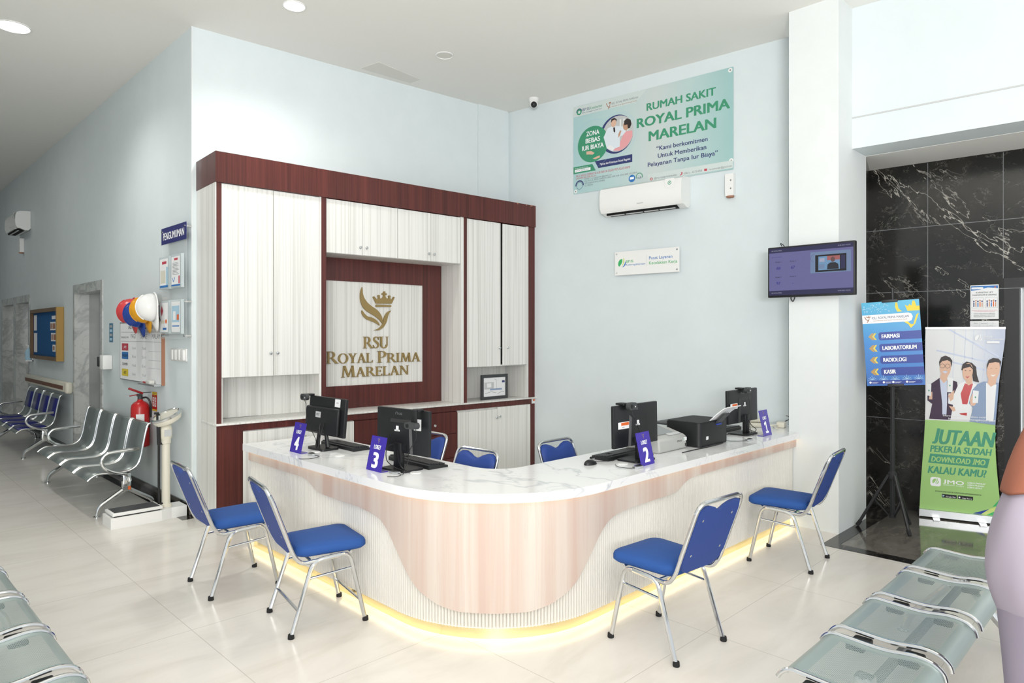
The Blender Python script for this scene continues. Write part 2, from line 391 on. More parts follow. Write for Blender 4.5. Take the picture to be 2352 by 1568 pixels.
mb = MB().box(-6, 7.3, -6, 20, HC, HC+.1); struct('ceiling', mb, 'ceiling')
# left (corridor) wall with lift openings, distances along Y
D1 = (9.30, 10.56, 2.18); D2 = [(13.62, 14.72, 2.18), (14.98, 16.1, 2.18)]
mb = MB(); xs0, xs1 = C0[0], C0[0]+.14
ys = [C0[1], D1[0], D1[1], D2[0][0], D2[0][1], D2[1][0], D2[1][1], 20]
for i in range(0, len(ys), 2): mb.box(xs0, xs1, ys[i]+(.03 if i else 0), ys[i+1]-.03, 0, HC)
for a, b, h in [D1]+D2: mb.box(xs0, xs1, a-.03, b+.03, h+.05, HC)
struct('wall_left', mb, 'wall_paint')
struct('wall_back', wallbox(BACK, 0, HC, .12, .002), 'wall_paint')
struct('wall_right', wallbox(BAN, 0, HC, .12), 'wall_paint')
struct('trim_2', wallbox(BACK, 0, HC, .03, 3.235, 3.72).box(0, 0.001, 0, 0.001, 0, .001) if False else wallbox(shift(BACK, -.022), 0, HC, .02, 3.235, 3.70), 'wall_paint')
mb = MB().zprism([(5.83, 2.44), (5.83, 2.03), (6.5, 2.03), (6.5, 2.1), (6.36, 2.1), (6.36, 2.44)], 0, HC); struct('wall_column', mb, ['wall_white'])
mb = wallbox(LINT, 3.23, HC, .35); struct('wall_lintel', mb, 'wall_paint')
mb = wallbox(shift(LINT, -.006), 3.487, 3.499, .02); struct('trim_3', mb, 'light_grey')
mb = wallbox(DARK, 0, 3.32, .12, -.1, 1.05); wallbox(DARK, 2.13, 3.32, .12, 1.05, 2.98, mb)
struct('wall_lift', mb, 'dark_marble')
mb = MB().zprism([(6.5, 2.031), (7.08, 2.18), (7.08, 2.3), (6.5, 2.3)], 0, 3.23); struct('wall_jamb', mb, 'dark_marble')
mb = MB().zprism([(6.47, 2.3), (6.66, -.8), (7.5, -.8), (7.5, 2.3)], 3.228, 3.30); struct('ceiling_alcove', mb, 'ceiling')
mb = MB()
X = Matrix.Translation((DARK[0][0], DARK[0][1], 0))@Matrix.Rotation(ang_of(DARK), 4, 'Z')
for k in range(1, 6): mb.box(-.05, 1.05 if k < 3 else 2.9, -.0012, .001, k*.597+.25-.0025, k*.597+.25+.0025, X=X)
for u in (.48, 1.045): mb.box(u-.002, u+.002, -.0012, .001, 0 if u < 1 else 2.13, 3.22, X=X)
struct('trim_4', mb, 'mid_grey')
mb = MB().box(C0[0]-.012, C0[0]+.02, C0[1]-.0, D1[0]-.12, 0, .11).box(C0[0]-.012, C0[0]+.02, D1[1]+.12, D2[0][0]-.1, 0, .11)
mb.box(C0[0]-.012, C0[0]+.03, C0[1]-.012, C0[1], 0, .11)
struct('baseboard_left', mb, 'skirt_marble')
mb = MB().box(C0[0]-.11, C0[0]-.012, C0[1]-.09, D1[0]-.12, -.01, .0015).box(C0[0]-.012, C0[0]+.02, C0[1]-.09, C0[1]-.012, -.01, .0015); struct('trim_5', mb, 'skirt_marble')
struct('wall_corridor', MB().box(-1.35, -1.2, 5.2, 20, 0, HC), 'wall_paint')
struct('wall_far', MB().box(-1.2, 2.3, 19, 19.1, 0, HC), 'wall_paint')
# corner bead
struct('trim_6', MB().box(C0[0]-.003, C0[0]+.006, C0[1]-.004, C0[1]+.0, .11, HC), 'wall_white')
def lift(name, spans, x, glossy='steel'):
    for i, (a, b, h) in enumerate(spans):
        d = thing('door_%d' % (name+i), '', 'door', (x, (a+b)/2, 0)); d['kind'] = 'structure'
        del d['label']; del d['category']
        w = (b-a)/2
        MB().box(-.012, .012, -w, 0, 0, h).box(-.012, .012, .002, w, 0, h).build('door_leaf', glossy, d, ang=0)
lift(1, [D1]+D2, C0[0]+.17)
mb = MB()
for a, b, h in [D1]:
    mb.box(xs0-.015, xs1+.02, a-.07, a, 0, h+.12).box(xs0-.015, xs1+.02, b, b+.08, 0, h+.12).box(xs0-.015, xs1+.02, a, b, h, h+.12)
struct('trim_7', mb, 'frame_marble')
mb = MB()
mb.box(xs0-.015, xs1+.02, D2[0][0]-.07, D2[0][0], 0, 2.3).box(xs0-.015, xs1+.02, D2[0][1], D2[1][0], 0, 2.3).box(xs0-.015, xs1+.02, D2[1][1], D2[1][1]+.1, 0, 2.3).box(xs0-.015, xs1+.02, D2[0][0], D2[0][1], 2.18, 2.3).box(xs0-.015, xs1+.02, D2[1][0], D2[1][1], 2.18, 2.3)
struct('trim_8', mb, 'frame_marble')
d = thing('door_4', '', 'door', (DARK[0][0], DARK[0][1], 0), ang_of(DARK)); d['kind'] = 'structure'; del d['label']; del d['category']
MB().box(1.17, 1.9, .09, .115, 0, 2.05).box(1.902, 2.7, .09, .115, 0, 2.05).build('door_leaf', 'steel', d, ang=0)
MB().box(1.05, 1.16, .0, .12, 0, 2.13).box(1.16, 2.9, .0, .12, 2.05, 2.13).build('door_frame', 'black', d, ang=0)

# ------------------------------------------------------------------ ceiling fittings
def downlight(x, y, r, lit, label):
    t = thing('downlight', label, 'light', (x, y, HC), 0, 'recessed ceiling downlights')
    MB().lathe([(r*1.12, -.002), (r*1.12, -.008), (r*1.02, -.012), (r*.98, -.006), (r*.98, -.001)], 32).build('trim_ring', 'white', t)
    MB().lathe([(r*.97, -.006), (r*.97, -.003)], 32).build('lens', 'lamp' if lit else 'ceiling_patch', t)
    if lit:
        l = bpy.data.lights.new('downlight_beam', 'SPOT'); l.energy = 95; l.spot_size = 2.5; l.spot_blend = .9; l.shadow_soft_size = .09; l.color = (1, .98, .94)
        o = bpy.data.objects.new('downlight_beam', l); COL.objects.link(o); o.parent = t; o.location = (0, 0, -.03)
downlight(1.13, 7.512, .125, True, 'lit round downlight at the far left edge of the ceiling')
downlight(2.743, 5.35, .085, True, 'lit round downlight near the top middle, in front of the wall corner')
downlight(4.291, 5.243, .08, False, 'unlit grey round downlight near the square ceiling patch')
t = tag(MB().zprism([(3.88, 6.13), (3.925, 5.853), (4.517, 5.931), (4.50, 6.10)], HC-.004, HC).build('ceiling_hatch', 'ceiling_patch', ang=0), 'flush grey patch panel in the ceiling against the back wall', 'panel')
t = thing('security_camera', 'small white dome camera with black lens ball under the ceiling corner', 'camera', (5.832, 5.468, HC))
MB().lathe([(.06, 0), (.058, -.03), (.045, -.045)], 24).build('base', 'white', t)
MB().lathe([(.046, -.03), (.05, -.06), (.046, -.09), (.03, -.105), (.012, -.11)], 24).build('housing', 'white', t)
bm = bmesh.new(); bmesh.ops.create_uvsphere(bm, u_segments=20, v_segments=12, radius=.036)
MB().bm(bm, 0, Matrix.Translation((-.026, -.026, -.085))).build('lens_ball', 'black', t)

# ------------------------------------------------------------------ wall of cabinets (u along the front, y into the wall)
CA = ang_of(CAB); CP = (CAB[0][0], CAB[0][1], 0)
def knob(x, z, par, y=0.):
    X = Matrix.Translation((x, y, z))@Matrix.Rotation(PI/2, 4, 'X')
    MB().lathe([(.006, 0), (.006, .012), (.013, .016), (.016, .023), (.012, .03), (.004, .032)], 14, X=X).build('knob', 'chrome', par)
def door(x0, x1, z0, z1, par, kx, kz, name='door', m='laminate', y=0., th=.018, rot=0.):
    o = MB().box(x0, x1, y, y+th, z0, z1, bev=.0015, seg=1).build(name, m, par, ang=0)
    if kx is not None: knob(kx, kz, o, y)
    return o
DZ = .395
# tall left unit
t = thing('wall_cabinet', 'tall white two door wall cabinet at the left end with an empty open shelf below', 'cabinet', CP, CA)
MB().box(0, .042, 0, .3, .8788, 2.944).build('pilaster', 'mahogany', t, ang=0)
MB().box(.958, 1.008, 0, .36, .8788, 2.944).build('pilaster', 'mahogany', t, ang=0)
MB().box(-.008, 0, .0, .505, 0, 2.944).build('end_panel', 'laminate', t, ang=0)
MB().box(.042, .06, .02, DZ, .8788, 2.944).box(.938, .958, .0, DZ, .8788, 2.944).box(.06, .938, .02, DZ, 1.27, 1.288).box(.06, .938, DZ-.02, DZ, .8788, 2.944).box(.06, .938, .02, DZ, 2.92, 2.944).build('carcass', 'laminate', t, ang=0)
door(.044, .494, 1.272, 2.938, t, .464, 1.475); door(.498, .936, 1.272, 2.938, t, .527, 1.475)
# two units over the sign
for i, (a, m, b, lab) in enumerate(((1.009, 1.395, 1.797, 'short white two door cabinet above the hospital sign, left one beside the tall cabinet'), (1.799, 2.208, 2.609, 'short white two door cabinet above the hospital sign, right one of the pair'))):
    t = thing('wall_cabinet', lab, 'cabinet', CP, CA)
    MB().box(a, a+.018, .02, DZ, 2.424, 2.944).box(b-.018, b, .02, DZ, 2.424, 2.944).box(a+.018, b-.018, .02, DZ, 2.424, 2.442).box(a+.018, b-.018, .37, DZ, 2.442, 2.944).build('carcass', 'laminate', t, ang=0)
    door(a+.002, m-.002, 2.426, 2.938, t, m-.033, 2.5); door(m+.002, b-.002, 2.426, 2.938, t, m+.036, 2.5)
# right unit
t = thing('wall_cabinet', 'white wall cabinet at the right end, doors ajar by a dark slit, framed picture below', 'cabinet', CP, CA)
MB().box(2.654, 2.70, 0, .30, .8788, 2.944).build('pilaster', 'mahogany', t, ang=0)
MB().box(3.64, 3.762, 0, .36, .8788, 2.944).build('pilaster', 'mahogany', t, ang=0)
MB().box(2.612, 2.653, 0, DZ, .8788, 2.944).box(3.602, 3.638, 0, DZ-.03, .8788, 2.944).box(2.702, 3.6, .02, DZ, 1.27, 1.288).box(2.702, 3.6, DZ-.02, DZ, .8788, 2.944).build('carcass', 'laminate', t, ang=0)
MB().box(2.702, 3.6, .20, .21, 1.29, 2.94).build('inner_shade', 'dark_void', t, ang=0)  # near-black sheet, puts the shade behind the door slit into its colour
door(2.702, 3.196, 1.274, 2.938, t, 3.165, 1.485); door(3.222, 3.60, 1.282, 2.932, t, 3.285, 1.485, y=-.012)
# cornice
t = tag(MB().box(-.012, 3.770, -.016, .0, 2.945, 3.206).box(-.012, .004, .0, .505, 2.945, 3.206).box(.004, 3.76, 0, .38, 3.19, 3.206).box(0.004, 3.76, 0, .40, 2.945, 2.955).build('cornice', 'mahogany', None, CP, ang=0), 'long dark red wood cornice running along the top of all the cabinets', 'cornice')
t.rotation_euler = (0, 0, CA)
for a, b in ((3.44, 3.46), (3.585, 3.60), (3.655, 3.69)): MB().box(a, b, -.0168, -.010, 3.192, 3.2065).build('chipped_edge', 'copper', t, ang=0)
# base units
t = thing('base_cabinet', 'white door base cabinet at the left end with a dark red corner post', 'cabinet', CP, CA)
MB().box(0, .223, 0, .3, 0, .80).build('corner_post', 'mahogany', t, ang=0)
MB().box(.0, 1.305, 0, .02, .80, .861).build('top_rail', 'mahogany', t, ang=0)
MB().box(.226, 1.303, .022, .39, 0, .80).build('carcass', 'laminate', t, ang=0)
door(.226, .76, .03, .792, t, .73, .69); door(.764, 1.302, .03, .792, t, .795, .69)
t = thing('drawer_cabinet', 'dark red base cabinet of drawers with round steel knobs behind the counter', 'cabinet', CP, CA)
MB().box(1.306, 2.57, 0, .02, .80, .861).build('top_rail', 'mahogany', t, ang=0)
MB().box(1.308, 2.57, .022, .39, 0, .80).build('carcass', 'mahogany', t, ang=0)
for a, b in ((1.312, 1.936), (1.94, 2.566)):
    for z0, z1 in ((.03, .283), (.287, .55), (.554, .79)): door(a, b, z0, z1, t, (a+b)/2, (z0+z1)/2-.01, 'drawer', 'mahogany')
t = thing('base_cabinet', 'white two door base cabinet with a dark red post at the right end', 'cabinet', CP, CA)
MB().box(2.571, 3.765, 0, .02, .80, .861).build('top_rail', 'mahogany', t, ang=0)
MB().box(3.674, 3.765, 0, .3, 0, .80).build('corner_post', 'mahogany', t, ang=0)
MB().box(2.574, 3.672, .022, .36, 0, .80).build('carcass', 'laminate', t, ang=0)
door(2.574, 3.149, .03, .776, t, 3.125, .679); door(3.153, 3.672, .03, .796, t, 3.172, .689)
MB().rect(3.69, 3.76, .80, .855, -.002, 0).rect(3.71, 3.757, .832, .85, -.0025, 1).build('inventory_sticker', ['paper', 'orange'], t, ang=0)
t = tag(MB().box(-.014, 3.765, -.03, .36, .862, .878, bev=.003).box(.5, 3.0, .36, .4, .862, .878).build('ledge_top', 'laminate', None, CP), 'long white ledge top between the base cabinets and the upper cabinets', 'worktop'); t.rotation_euler = (0, 0, CA)
t = thing('wall_socket', 'black power socket on the dark red post at the right end of the base cabinets', 'socket', CP, CA)
MB().box(3.75, 3.80, -.03, -.002, .48, .60, bev=.006).build('plate', 'black', t)
# sign niche
LP = shift(CAB, .38)
t = thing('hospital_sign', 'gold bird and crown emblem with raised gold hospital name on a white framed panel', 'sign', (LP[0][0], LP[0][1], 0), CA)
MB().box(1.01, 2.355, -.006, .012, 1.113, 2.19).build('panel', 'laminate', t, ang=0)
MB().box(1.01, 2.605, -.02, .012, 2.19, 2.43).box(2.355, 2.605, -.02, .012, 1.113, 2.19).box(1.01, 2.605, -.02, .012, .879, 1.113).build('frame', 'mahogany', t, ang=0)
LP2 = shift(CAB, .35)
def zp(x, y): return onplane(740+x/6.273, 640+y/6.273, *LP2)
def zpoly(pts): return [zp(*p) for p in pts]
yb, yf = -.006, -.024
f1 = bez([(583, 118, 0), (562, 180, 0), (555, 260, 0), (568, 345, 0), (600, 415, 0), (655, 470, 0), (725, 512, 0), (795, 560, 0), (845, 605, 0), (872, 645, 0)], 5)+bez([(880, 640, 0), (872, 570, 0), (850, 512, 0), (800, 450, 0), (722, 396, 0), (662, 345, 0), (617, 282, 0), (593, 215, 0), (588, 150, 0), (584, 119, 0)], 5)[:-1]
f2 = bez([(578, 455, 0), (577, 492, 0), (600, 538, 0), (645, 582, 0), (705, 606, 0), (775, 636, 0), (832, 672, 0)], 5)+bez([(836, 668, 0), (815, 625, 0), (780, 590, 0), (722, 556, 0), (662, 541, 0), (622, 506, 0), (595, 470, 0), (580, 456, 0)], 5)[:-1]
f3 = bez([(1000, 458, 0), (952, 476, 0), (917, 520, 0), (893, 580, 0), (882, 640, 0), (850, 690, 0), (805, 724, 0), (755, 742, 0)], 5)+bez([(760, 743, 0), (822, 740, 0), (880, 705, 0), (920, 650, 0), (942, 590, 0), (957, 530, 0), (976, 490, 0), (999, 460, 0)], 5)[:-1]
mb = MB()
for f in (f1, f2, f3): mb.prism(zpoly([(p.x, p.y) for p in f]), yf, yb)
mb.prism(zpoly([(785, 358), (740, 266), (760, 258), (797, 298), (812, 288), (816, 258), (834, 258), (842, 283), (868, 285), (884, 262), (890, 225), (914, 225), (920, 262), (935, 282), (955, 290), (968, 265), (984, 265), (992, 290), (1008, 302), (1030, 264), (1048, 272), (1008, 358)]), yf, yb)
for cx_, cy_, r in ((822, 248, 16), (976, 255, 16), (903, 194, 15), (882, 218, 14), (924, 221, 14), (903, 218, 15), (752, 262, 10), (1039, 268, 10)):
    mb.prism(zpoly([(cx_+r*math.cos(2*PI*k/14), cy_+r*math.sin(2*PI*k/14)) for k in range(14)]), yf, yb)
mb.prism(zpoly([(790, 371), (995, 380), (1004, 392), (995, 406), (790, 406), (778, 390)]), yf, yb)
mb.build('emblem', 'gold_letter', t)
# serif capitals, unit cap height
def arcp(cx_, cy_, rx, ry, a0, a1, n=14): return [(cx_+rx*math.cos(a0+(a1-a0)*k/n), cy_+ry*math.sin(a0+(a1-a0)*k/n)) for k in range(n+1)]
def bar(x0, x1, y0, y1): return [(x0, y0), (x1, y0), (x1, y1), (x0, y1)]
def serif(x0, x1, y, up): s = .045; return [(x0, y), (x1, y), (x1-.03, y+(s if up else -s)), (x0+.03, y+(s if up else -s))]
def dg(x0, y0, x1, y1, w): return [(x0-w/2, y0), (x0+w/2, y0), (x1+w/2, y1), (x1-w/2, y1)]
def halfring(cx_, cy_, rx, ry, ix, iy, a0, a1):
    o = arcp(cx_, cy_, rx, ry, a0, a1); i = arcp(cx_, cy_, ix, iy, a0, a1)
    return [[o[k], o[k+1], i[k+1], i[k]] for k in range(len(o)-1)]
def ribbon(pts, ws):
    P = bez([(p[0], p[1], 0) for p in pts], 5); n = len(P); out = []
    for i in range(n):
        a = P[max(i-1, 0)]; b = P[min(i+1, n-1)]; d = (b-a).normalized(); q = (n-1)/(len(ws)-1); k = min(int(i/q), len(ws)-2); f = i/q-k
        w = ws[k]*(1-f)+ws[k+1]*f; out.append(((P[i].x-d.y*w/2, P[i].y+d.x*w/2), (P[i].x+d.y*w/2, P[i].y-d.x*w/2)))
    return [[out[i][0], out[i+1][0], out[i+1][1], out[i][1]] for i in range(n-1)]
ST = .135
def GL(c):
    st = [bar(.09, .09+ST, 0, 1), serif(0, .34, 0, 1), serif(0, .34, 1, 0)]
    if c == 'I': return st, .36
    if c == 'L': return st[:2]+[serif(0, .34, 1, 0), bar(.2, .60, 0, .06), [(.54, 0), (.60, 0), (.63, .24), (.60, .24)]], .66
    if c == 'E': return st+[bar(.2, .58, 0, .06), bar(.2, .56, .94, 1), bar(.2, .48, .49, .55), [(.52, 0), (.58, 0), (.62, .22), (.59, .22)], [(.52, 1), (.56, 1), (.58, .8), (.55, .8)], bar(.45, .48, .42, .62)], .66
    if c == 'P': return st+[bar(.2, .34, .94, 1), bar(.2, .34, .43, .49)]+halfring(.34, .715, .30, .285, .15, .225, -PI/2, PI/2), .68
    if c == 'R': return st+[bar(.2, .34, .94, 1), bar(.2, .38, .44, .50)]+halfring(.34, .72, .29, .28, .14, .22, -PI/2, PI/2)+[[(.32, .47), (.48, .47), (.86, 0), (.66, 0)], serif(.64, .9, 0, 1)], .84
    if c == 'A': return [dg(.13, 0, .41, 1, .07), [(.36, 1), (.47, 1), (.80, 0), (.62, 0)], bar(.22, .64, .32, .38), serif(0, .26, 0, 1), serif(.55, .88, 0, 1)], .86
    if c == 'M': return [dg(.16, 0, .22, 1, .07), [(.17, 1), (.34, 1), (.60, .06), (.50, 0)], dg(.54, .02, .82, 1, .06), [(.76, 1), (.90, 1), (.98, 0), (.81, 0)], serif(.04, .29, 0, 1), serif(.74, 1.06, 0, 1)], 1.06
    if c == 'N': return [bar(.13, .19, 0, 1), [(.08, 1), (.26, 1), (.82, 0), (.70, 0)], bar(.74, .80, 0, 1), serif(.03, .29, 0, 1), serif(.64, .9, 1, 0), serif(.03, .24, 1, 0)], .90
    if c == 'O': return halfring(.47, .5, .46, .53, .29, .47, 0, 2*PI-1e-4), .94
    if c == 'U': return [bar(.10, .26, .28, 1), bar(.68, .74, .28, 1), serif(0, .36, 1, 0), serif(.58, .84, 1, 0)]+halfring(.42, .30, .32, .33, .17, .25, PI, 2*PI), .86
    if c == 'Y': return [[(.06, 1), (.25, 1), (.48, .48), (.33, .44)], dg(.42, .47, .68, 1, .07), bar(.33, .49, 0, .5), serif(.24, .58, 0, 1), serif(-.02, .33, 1, 0), serif(.56, .82, 1, 0)], .80
    if c == 'S': return ribbon([(.50, .80), (.42, .95), (.26, .97), (.13, .88), (.14, .70), (.30, .55), (.46, .40), (.49, .20), (.36, .05), (.20, .03), (.07, .18)], [.05, .06, .08, .13, .17, .15, .08, .06, .05])+[[(.48, .72), (.52, .72), (.53, .98), (.49, .9)], [(.04, .28), (.08, .28), (.10, .08), (.05, .02)]], .58
    return [], .38
def serifline(mb, words, x0, x1, z, hbig, hsmall):
    seq = []
    for wi, w in enumerate(words):
        if wi: seq.append((' ', hsmall))
        for ci, ch in enumerate(w): seq.append((ch, hbig if (ci == 0) else hsmall))
    tot = sum(GL(c)[1]*h for c, h in seq); k = (x1-x0)/tot; x = x0
    for c, h in seq:
        ps, adv = GL(c)
        for p in ps: mb.prism([(x+q[0]*h*k, z+q[1]*h) for q in p], yf, yb)
        x += adv*h*k
for w_, a_, b_, z0_, h0, h1 in (('RSU', 600, 968, (600, 1003), .123, .123), ('ROYAL', 65, 742, (65, 1226), .124, .100), ('PRIMA', 803, 1424, (805, 1209), .124, .100), ('MARELAN', 275, 1258, (275, 1424), .118, .100)):
    mb = MB(); serifline(mb, [w_], zp(a_, 1200)[0], zp(b_, 1200)[0], zp(*z0_)[1], h0, h1); mb.build('lettering', 'gold_letter', t, ang=20)
# framed picture on the shelf
t = thing('framed_picture', 'small dark grey framed picture of a bright room standing on the shelf', 'picture', tuple(Vector(CP)+Matrix.Rotation(CA, 3, 'Z')@Vector((2.99, .10, .879))), CA+.04)
mb = MB()
for a in ((0, .42, 0, .035), (0, .42, .255, .29), (0, .035, .035, .255), (.385, .42, .035, .255)): mb.box(a[0], a[1], 0, .02, a[2], a[3])
mb.build('frame', 'dark_grey', t, ang=0)
MB().box(.03, .39, .008, .018, .03, .26).rect(.05, .20, .12, .2, .0075, 1).rect(.09, .16, .14, .19, .007, 2).rect(.14, .33, .105, .125, .007, 3).rect(.33, .375, .19, .215, .007, 4).line([(.06, .07), (.16, .09), (.24, .07)], .004, .007, 5).line([(.26, .06), (.33, .085), (.37, .075)], .004, .007, 5).line([(.21, .235), (.24, .225), (.24, .12)], .003, .007, 5).build('print', ['paper', 'light_grey', 'paper', 'suit_blue', 'text_navy', 'text_grey'], t, ang=0)

# ------------------------------------------------------------------ reception counter
KX, KY, RW = 3.05, 3.19, .812; LA = RW*PI/2; S0, S1, SM = -1.93, 4.052, RW*PI/4
def pp(xo, s):
    R = KX-xo
    if s < 0: return (xo, KY-s)
    if s < LA: a = PI+s/RW; return (KX+R*math.cos(a), KY+R*math.sin(a))
    return (KX+s-LA, KY-R)
def srange(a, b, ds):
    n = max(1, int(round((b-a)/ds))); return [a+(b-a)*i/n for i in range(n+1)]
WAVE = [(0, .158), (.2, .159), (.32, .184), (.43, .235), (.5, .29), (.58, .39), (.68, .505), (.76, .567), (.85, .588), (1.0, .601), (1.45, .605), (1.52, .614), (1.60, .655), (1.67, .674), (1.75, .678), (4, .682)]
def wave(s):
    q = abs(s-SM)
    for (a, za), (b, zb_) in zip(WAVE, WAVE[1:]):
        if q <= b: f = (q-a)/(b-a); return za+(zb_-za)*f
    return .68
zsm = lambda s: (wave(s-.03)+2*wave(s)+wave(s+.03))/4
t = thing('reception_counter', 'curved reception counter with fluted white front, pink wood wave panel and glowing base', 'counter', (KX, KY, 0))
def loc(p): return (p[0]-KX, p[1]-KY)
def strip(ss, xo, z0, z1, xo2=None):
    mb = MB(); v = []; f = []
    for s in ss:
        a = loc(pp(xo, s)); b = loc(pp(xo2 or xo, s))
        v += [(a[0], a[1], z0(s) if callable(z0) else z0), (b[0], b[1], z1(s) if callable(z1) else z1)]
    f = [(2*i, 2*i+2, 2*i+3, 2*i+1) for i in range(len(ss)-1)]
    return mb.add(v, f)
# fluted front
PIT = .02; nfl = int((S1-S0)/PIT); v = []; f = []; prof = [(-.5, .011), (-.36, .003), (-.2, -.001), (0, -.0028), (.2, -.001), (.36, .003)]
ss = []
for i in range(nfl):
    for a, d in prof: ss.append((S0+(i+.5+a)*PIT, d))
for s, d in ss:
    p = loc(pp(2.2655+d, s)); v += [(p[0], p[1], .066), (p[0], p[1], .70)]
f = [(2*i, 2*i+2, 2*i+3, 2*i+1) for i in range(len(ss)-1)]
MB().add(v, f).build('fluted_panel', 'flute', t, ang=60)
# wooden wave panel
ws = srange(S0+.02, S1+.002, .012); v = []; f = []
for s in ws:
    a = loc(pp(2.238, s)); b = loc(pp(2.252, s)); z = zsm(s)
    v += [(a[0], a[1], .746), (a[0], a[1], z), (b[0], b[1], z), (b[0], b[1], .746)]
for i in range(len(ws)-1):
    o = 4*i; f += [(o+1, o+5, o+4, o), (o+2, o+6, o+5, o+1), (o+3, o+7, o+6, o+2), (o, o+4, o+7, o+3)]
n = 4*(len(ws)-1); f += [(0, 3, 2, 1), (n, n+1, n+2, n+3)]
MB().add(v, f).build('wood_panel', 'pink_wood', t, ang=40)
# plinth, core, end panels
strip(srange(S0, S1, .04), 2.292, .0, .075).build('plinth', 'gold_mirror', t, ang=40)
core = [pp(2.30, s) for s in srange(S0+.01, S1, .06)]+[pp(2.62, s) for s in srange(S1, LA, .3)]+[(2.62, KY)][:0]+[(2.66, 2.80), (2.66, 5.11)]
core = [pp(2.30, s) for s in srange(S0+.01, S1, .06)]+[(5.826, 2.80), (2.98, 2.80), (2.70, 3.08), (2.70, 5.11)]
MB().zprism([loc(p) for p in core], .012, .745).build('body', 'white', t, ang=40)
MB().box(2.262-KX, 2.80-KX, 5.122-KY, 5.14-KY, 0, .75).build('end_panel', 'laminate', t, ang=0)
# light strips
strip(srange(S0, S1, .05), 2.2415, .7505, .7505, 2.2235).build('light_strip', 'led_warm', t, ang=0)
v = []; f = []
for s in ws:
    a = loc(pp(2.2535, s)); z = zsm(s); b = loc(pp(2.2535, s)); v += [(a[0], a[1], z+.010), (b[0], b[1], z+.018)]
MB().add(v, [(2*i, 2*i+2, 2*i+3, 2*i+1) for i in range(len(ws)-1)]).build('light_strip', 'led_white', t, ang=0)
strip(srange(S0, S1, .05), 2.272, .066, .066, 2.288).build('light_strip', 'led_base', t, ang=0)
# top
top = [pp(2.21, s) for s in srange(S0-.02, S1-.006, .05)]+[(5.824, 2.452), (6.262, 2.452), (6.262, 3.0)]+[(3.09+.22*math.cos(a), 3.22+.22*math.sin(a)) for a in [1.5*PI-PI/2*k/10 for k in range(11)]]+[(2.87, 5.14)]
tag(MB().zprism([loc(p) for p in top], .752, .802).build('countertop', 'counter_marble', None, (KX, KY, 0), ang=40), 'white grey-veined marble top of the curved reception counter', 'countertop')
ZT = .8025

# ------------------------------------------------------------------ things on the right hand (banner) wall
def on(P, u, b=0., z=0.):
    a = ang_of(P); return (P[0][0]+u*math.cos(a)+b*math.sin(a), P[0][1]+u*math.sin(a)-b*math.cos(a), z)   # b = distance in front of the wall
BA = ang_of(BAN)
t = thing('wall_banner', 'large pale teal printed hospital banner high on the wall over the air conditioner', 'banner', on(BAN, .988, .006), BA)
mb = MB().box(0, 1.90, -.003, 0, 3.272, 4.282); mb.build('sheet', 'banner_print', t, ang=0)
mb = MB()
for x, z in ((.03, 4.255), (.86, 4.262), (1.87, 4.255), (.03, 3.30), (1.88, 3.36)): mb.ell(x, z, .022, .022, -.0034, 0).ell(x, z, .008, .008, -.0036, 1)
mb.build('fixing', ['white', 'mid_grey'], t, ang=0, kind='stuff')
mb = MB(); y = -.0038
mb.flat([(0, 4.165), (0, 4.28), (.95, 4.28), (.86, 4.20), (.8, 4.165)], y, 8)
mb.text('RUMAH SAKIT', .948, 4.045, .775, .082, y, 0, bold=.034).text('ROYAL PRIMA', .829, 3.882, 1.04, .104, y, 0, bold=.038).text('MARELAN', .972, 3.714, .755, .108, y, 0, bold=.038)
mb.text('\u201cKami berkomitmen', 1.066, 3.598, .57, .047, y, 1, bold=.018).text('Untuk Memberikan', 1.082, 3.518, .54, .047, y, 1, bold=.018).text('Pelayanan Tanpa Iur Biaya\u201d', .962, 3.44, .78, .047, y, 1, bold=.018)
# logos at the head
mb.ring(.08, 4.212, .018, .036, y-.0003, 0, 8).ring(.08, 4.212, .030, .042, y-.0002, 1, 8, .3, PI)
mb.text('BPJS', .125, 4.212, .095, .034, y-.0003, 1).text('Kesehatan', .225, 4.212, .165, .034, y-.0003, 0).text('Badan Penyelenggara Jaminan Sosial', .122, 4.188, .26, .012, y-.0003, 1)
mb.text('RSU. ROYAL PRIMA MARELAN', .515, 4.205, .33, .024, y-.0003, 7).text('Kami Merawat Anda Seperti Keluarga Sendiri', .47, 4.178, .36, .014, y-.0003, 5, shear=.2)
mb.line([(.445, 4.235), (.46, 4.20), (.485, 4.178)], .008, y-.0003, 5).line([(.495, 4.215), (.485, 4.19), (.47, 4.165)], .008, y-.0003, 5).rect(.478, .505, 4.222, 4.24, y-.0003, 5)
# circles, photograph
mb.ring(.266, 3.815, .272, .275, y, 9).ring(.585, 3.865, .235, .238, y, 9)
mb.ell(.575, 3.865, .214, .214, y-.0001, 1, 40)
mb.ell(.266, 3.81, .205, .205, y-.0008, 0, 40)
mb.text('ZONA', .266, 3.912, .175, .055, y-.0012, 2, 'c', .026).text('BEBAS', .266, 3.833, .195, .055, y-.0012, 2, 'c', .026).text('IUR BIAYA', .266, 3.755, .29, .055, y-.0012, 2, 'c', .026)
mb.flat([(.18, 3.74), (.245, 3.735), (.29, 3.705), (.265, 3.69), (.22, 3.70), (.18, 3.705)], y-.0012, 6).flat([(.255, 3.70), (.31, 3.712), (.32, 3.68), (.27, 3.665)], y-.0011, 10).flat([(.36, 3.665), (.32, 3.66), (.265, 3.645), (.30, 3.632), (.36, 3.643)], y-.0012, 6)
mb.flat([(.292, 3.61), (.775, 3.61), (.775, 3.525), (.34, 3.525)], y, 1).text('*Syarat dan Ketentuan Sesuai Regulasi', .36, 3.553, .39, .026, y-.0004, 2, bold=.01)
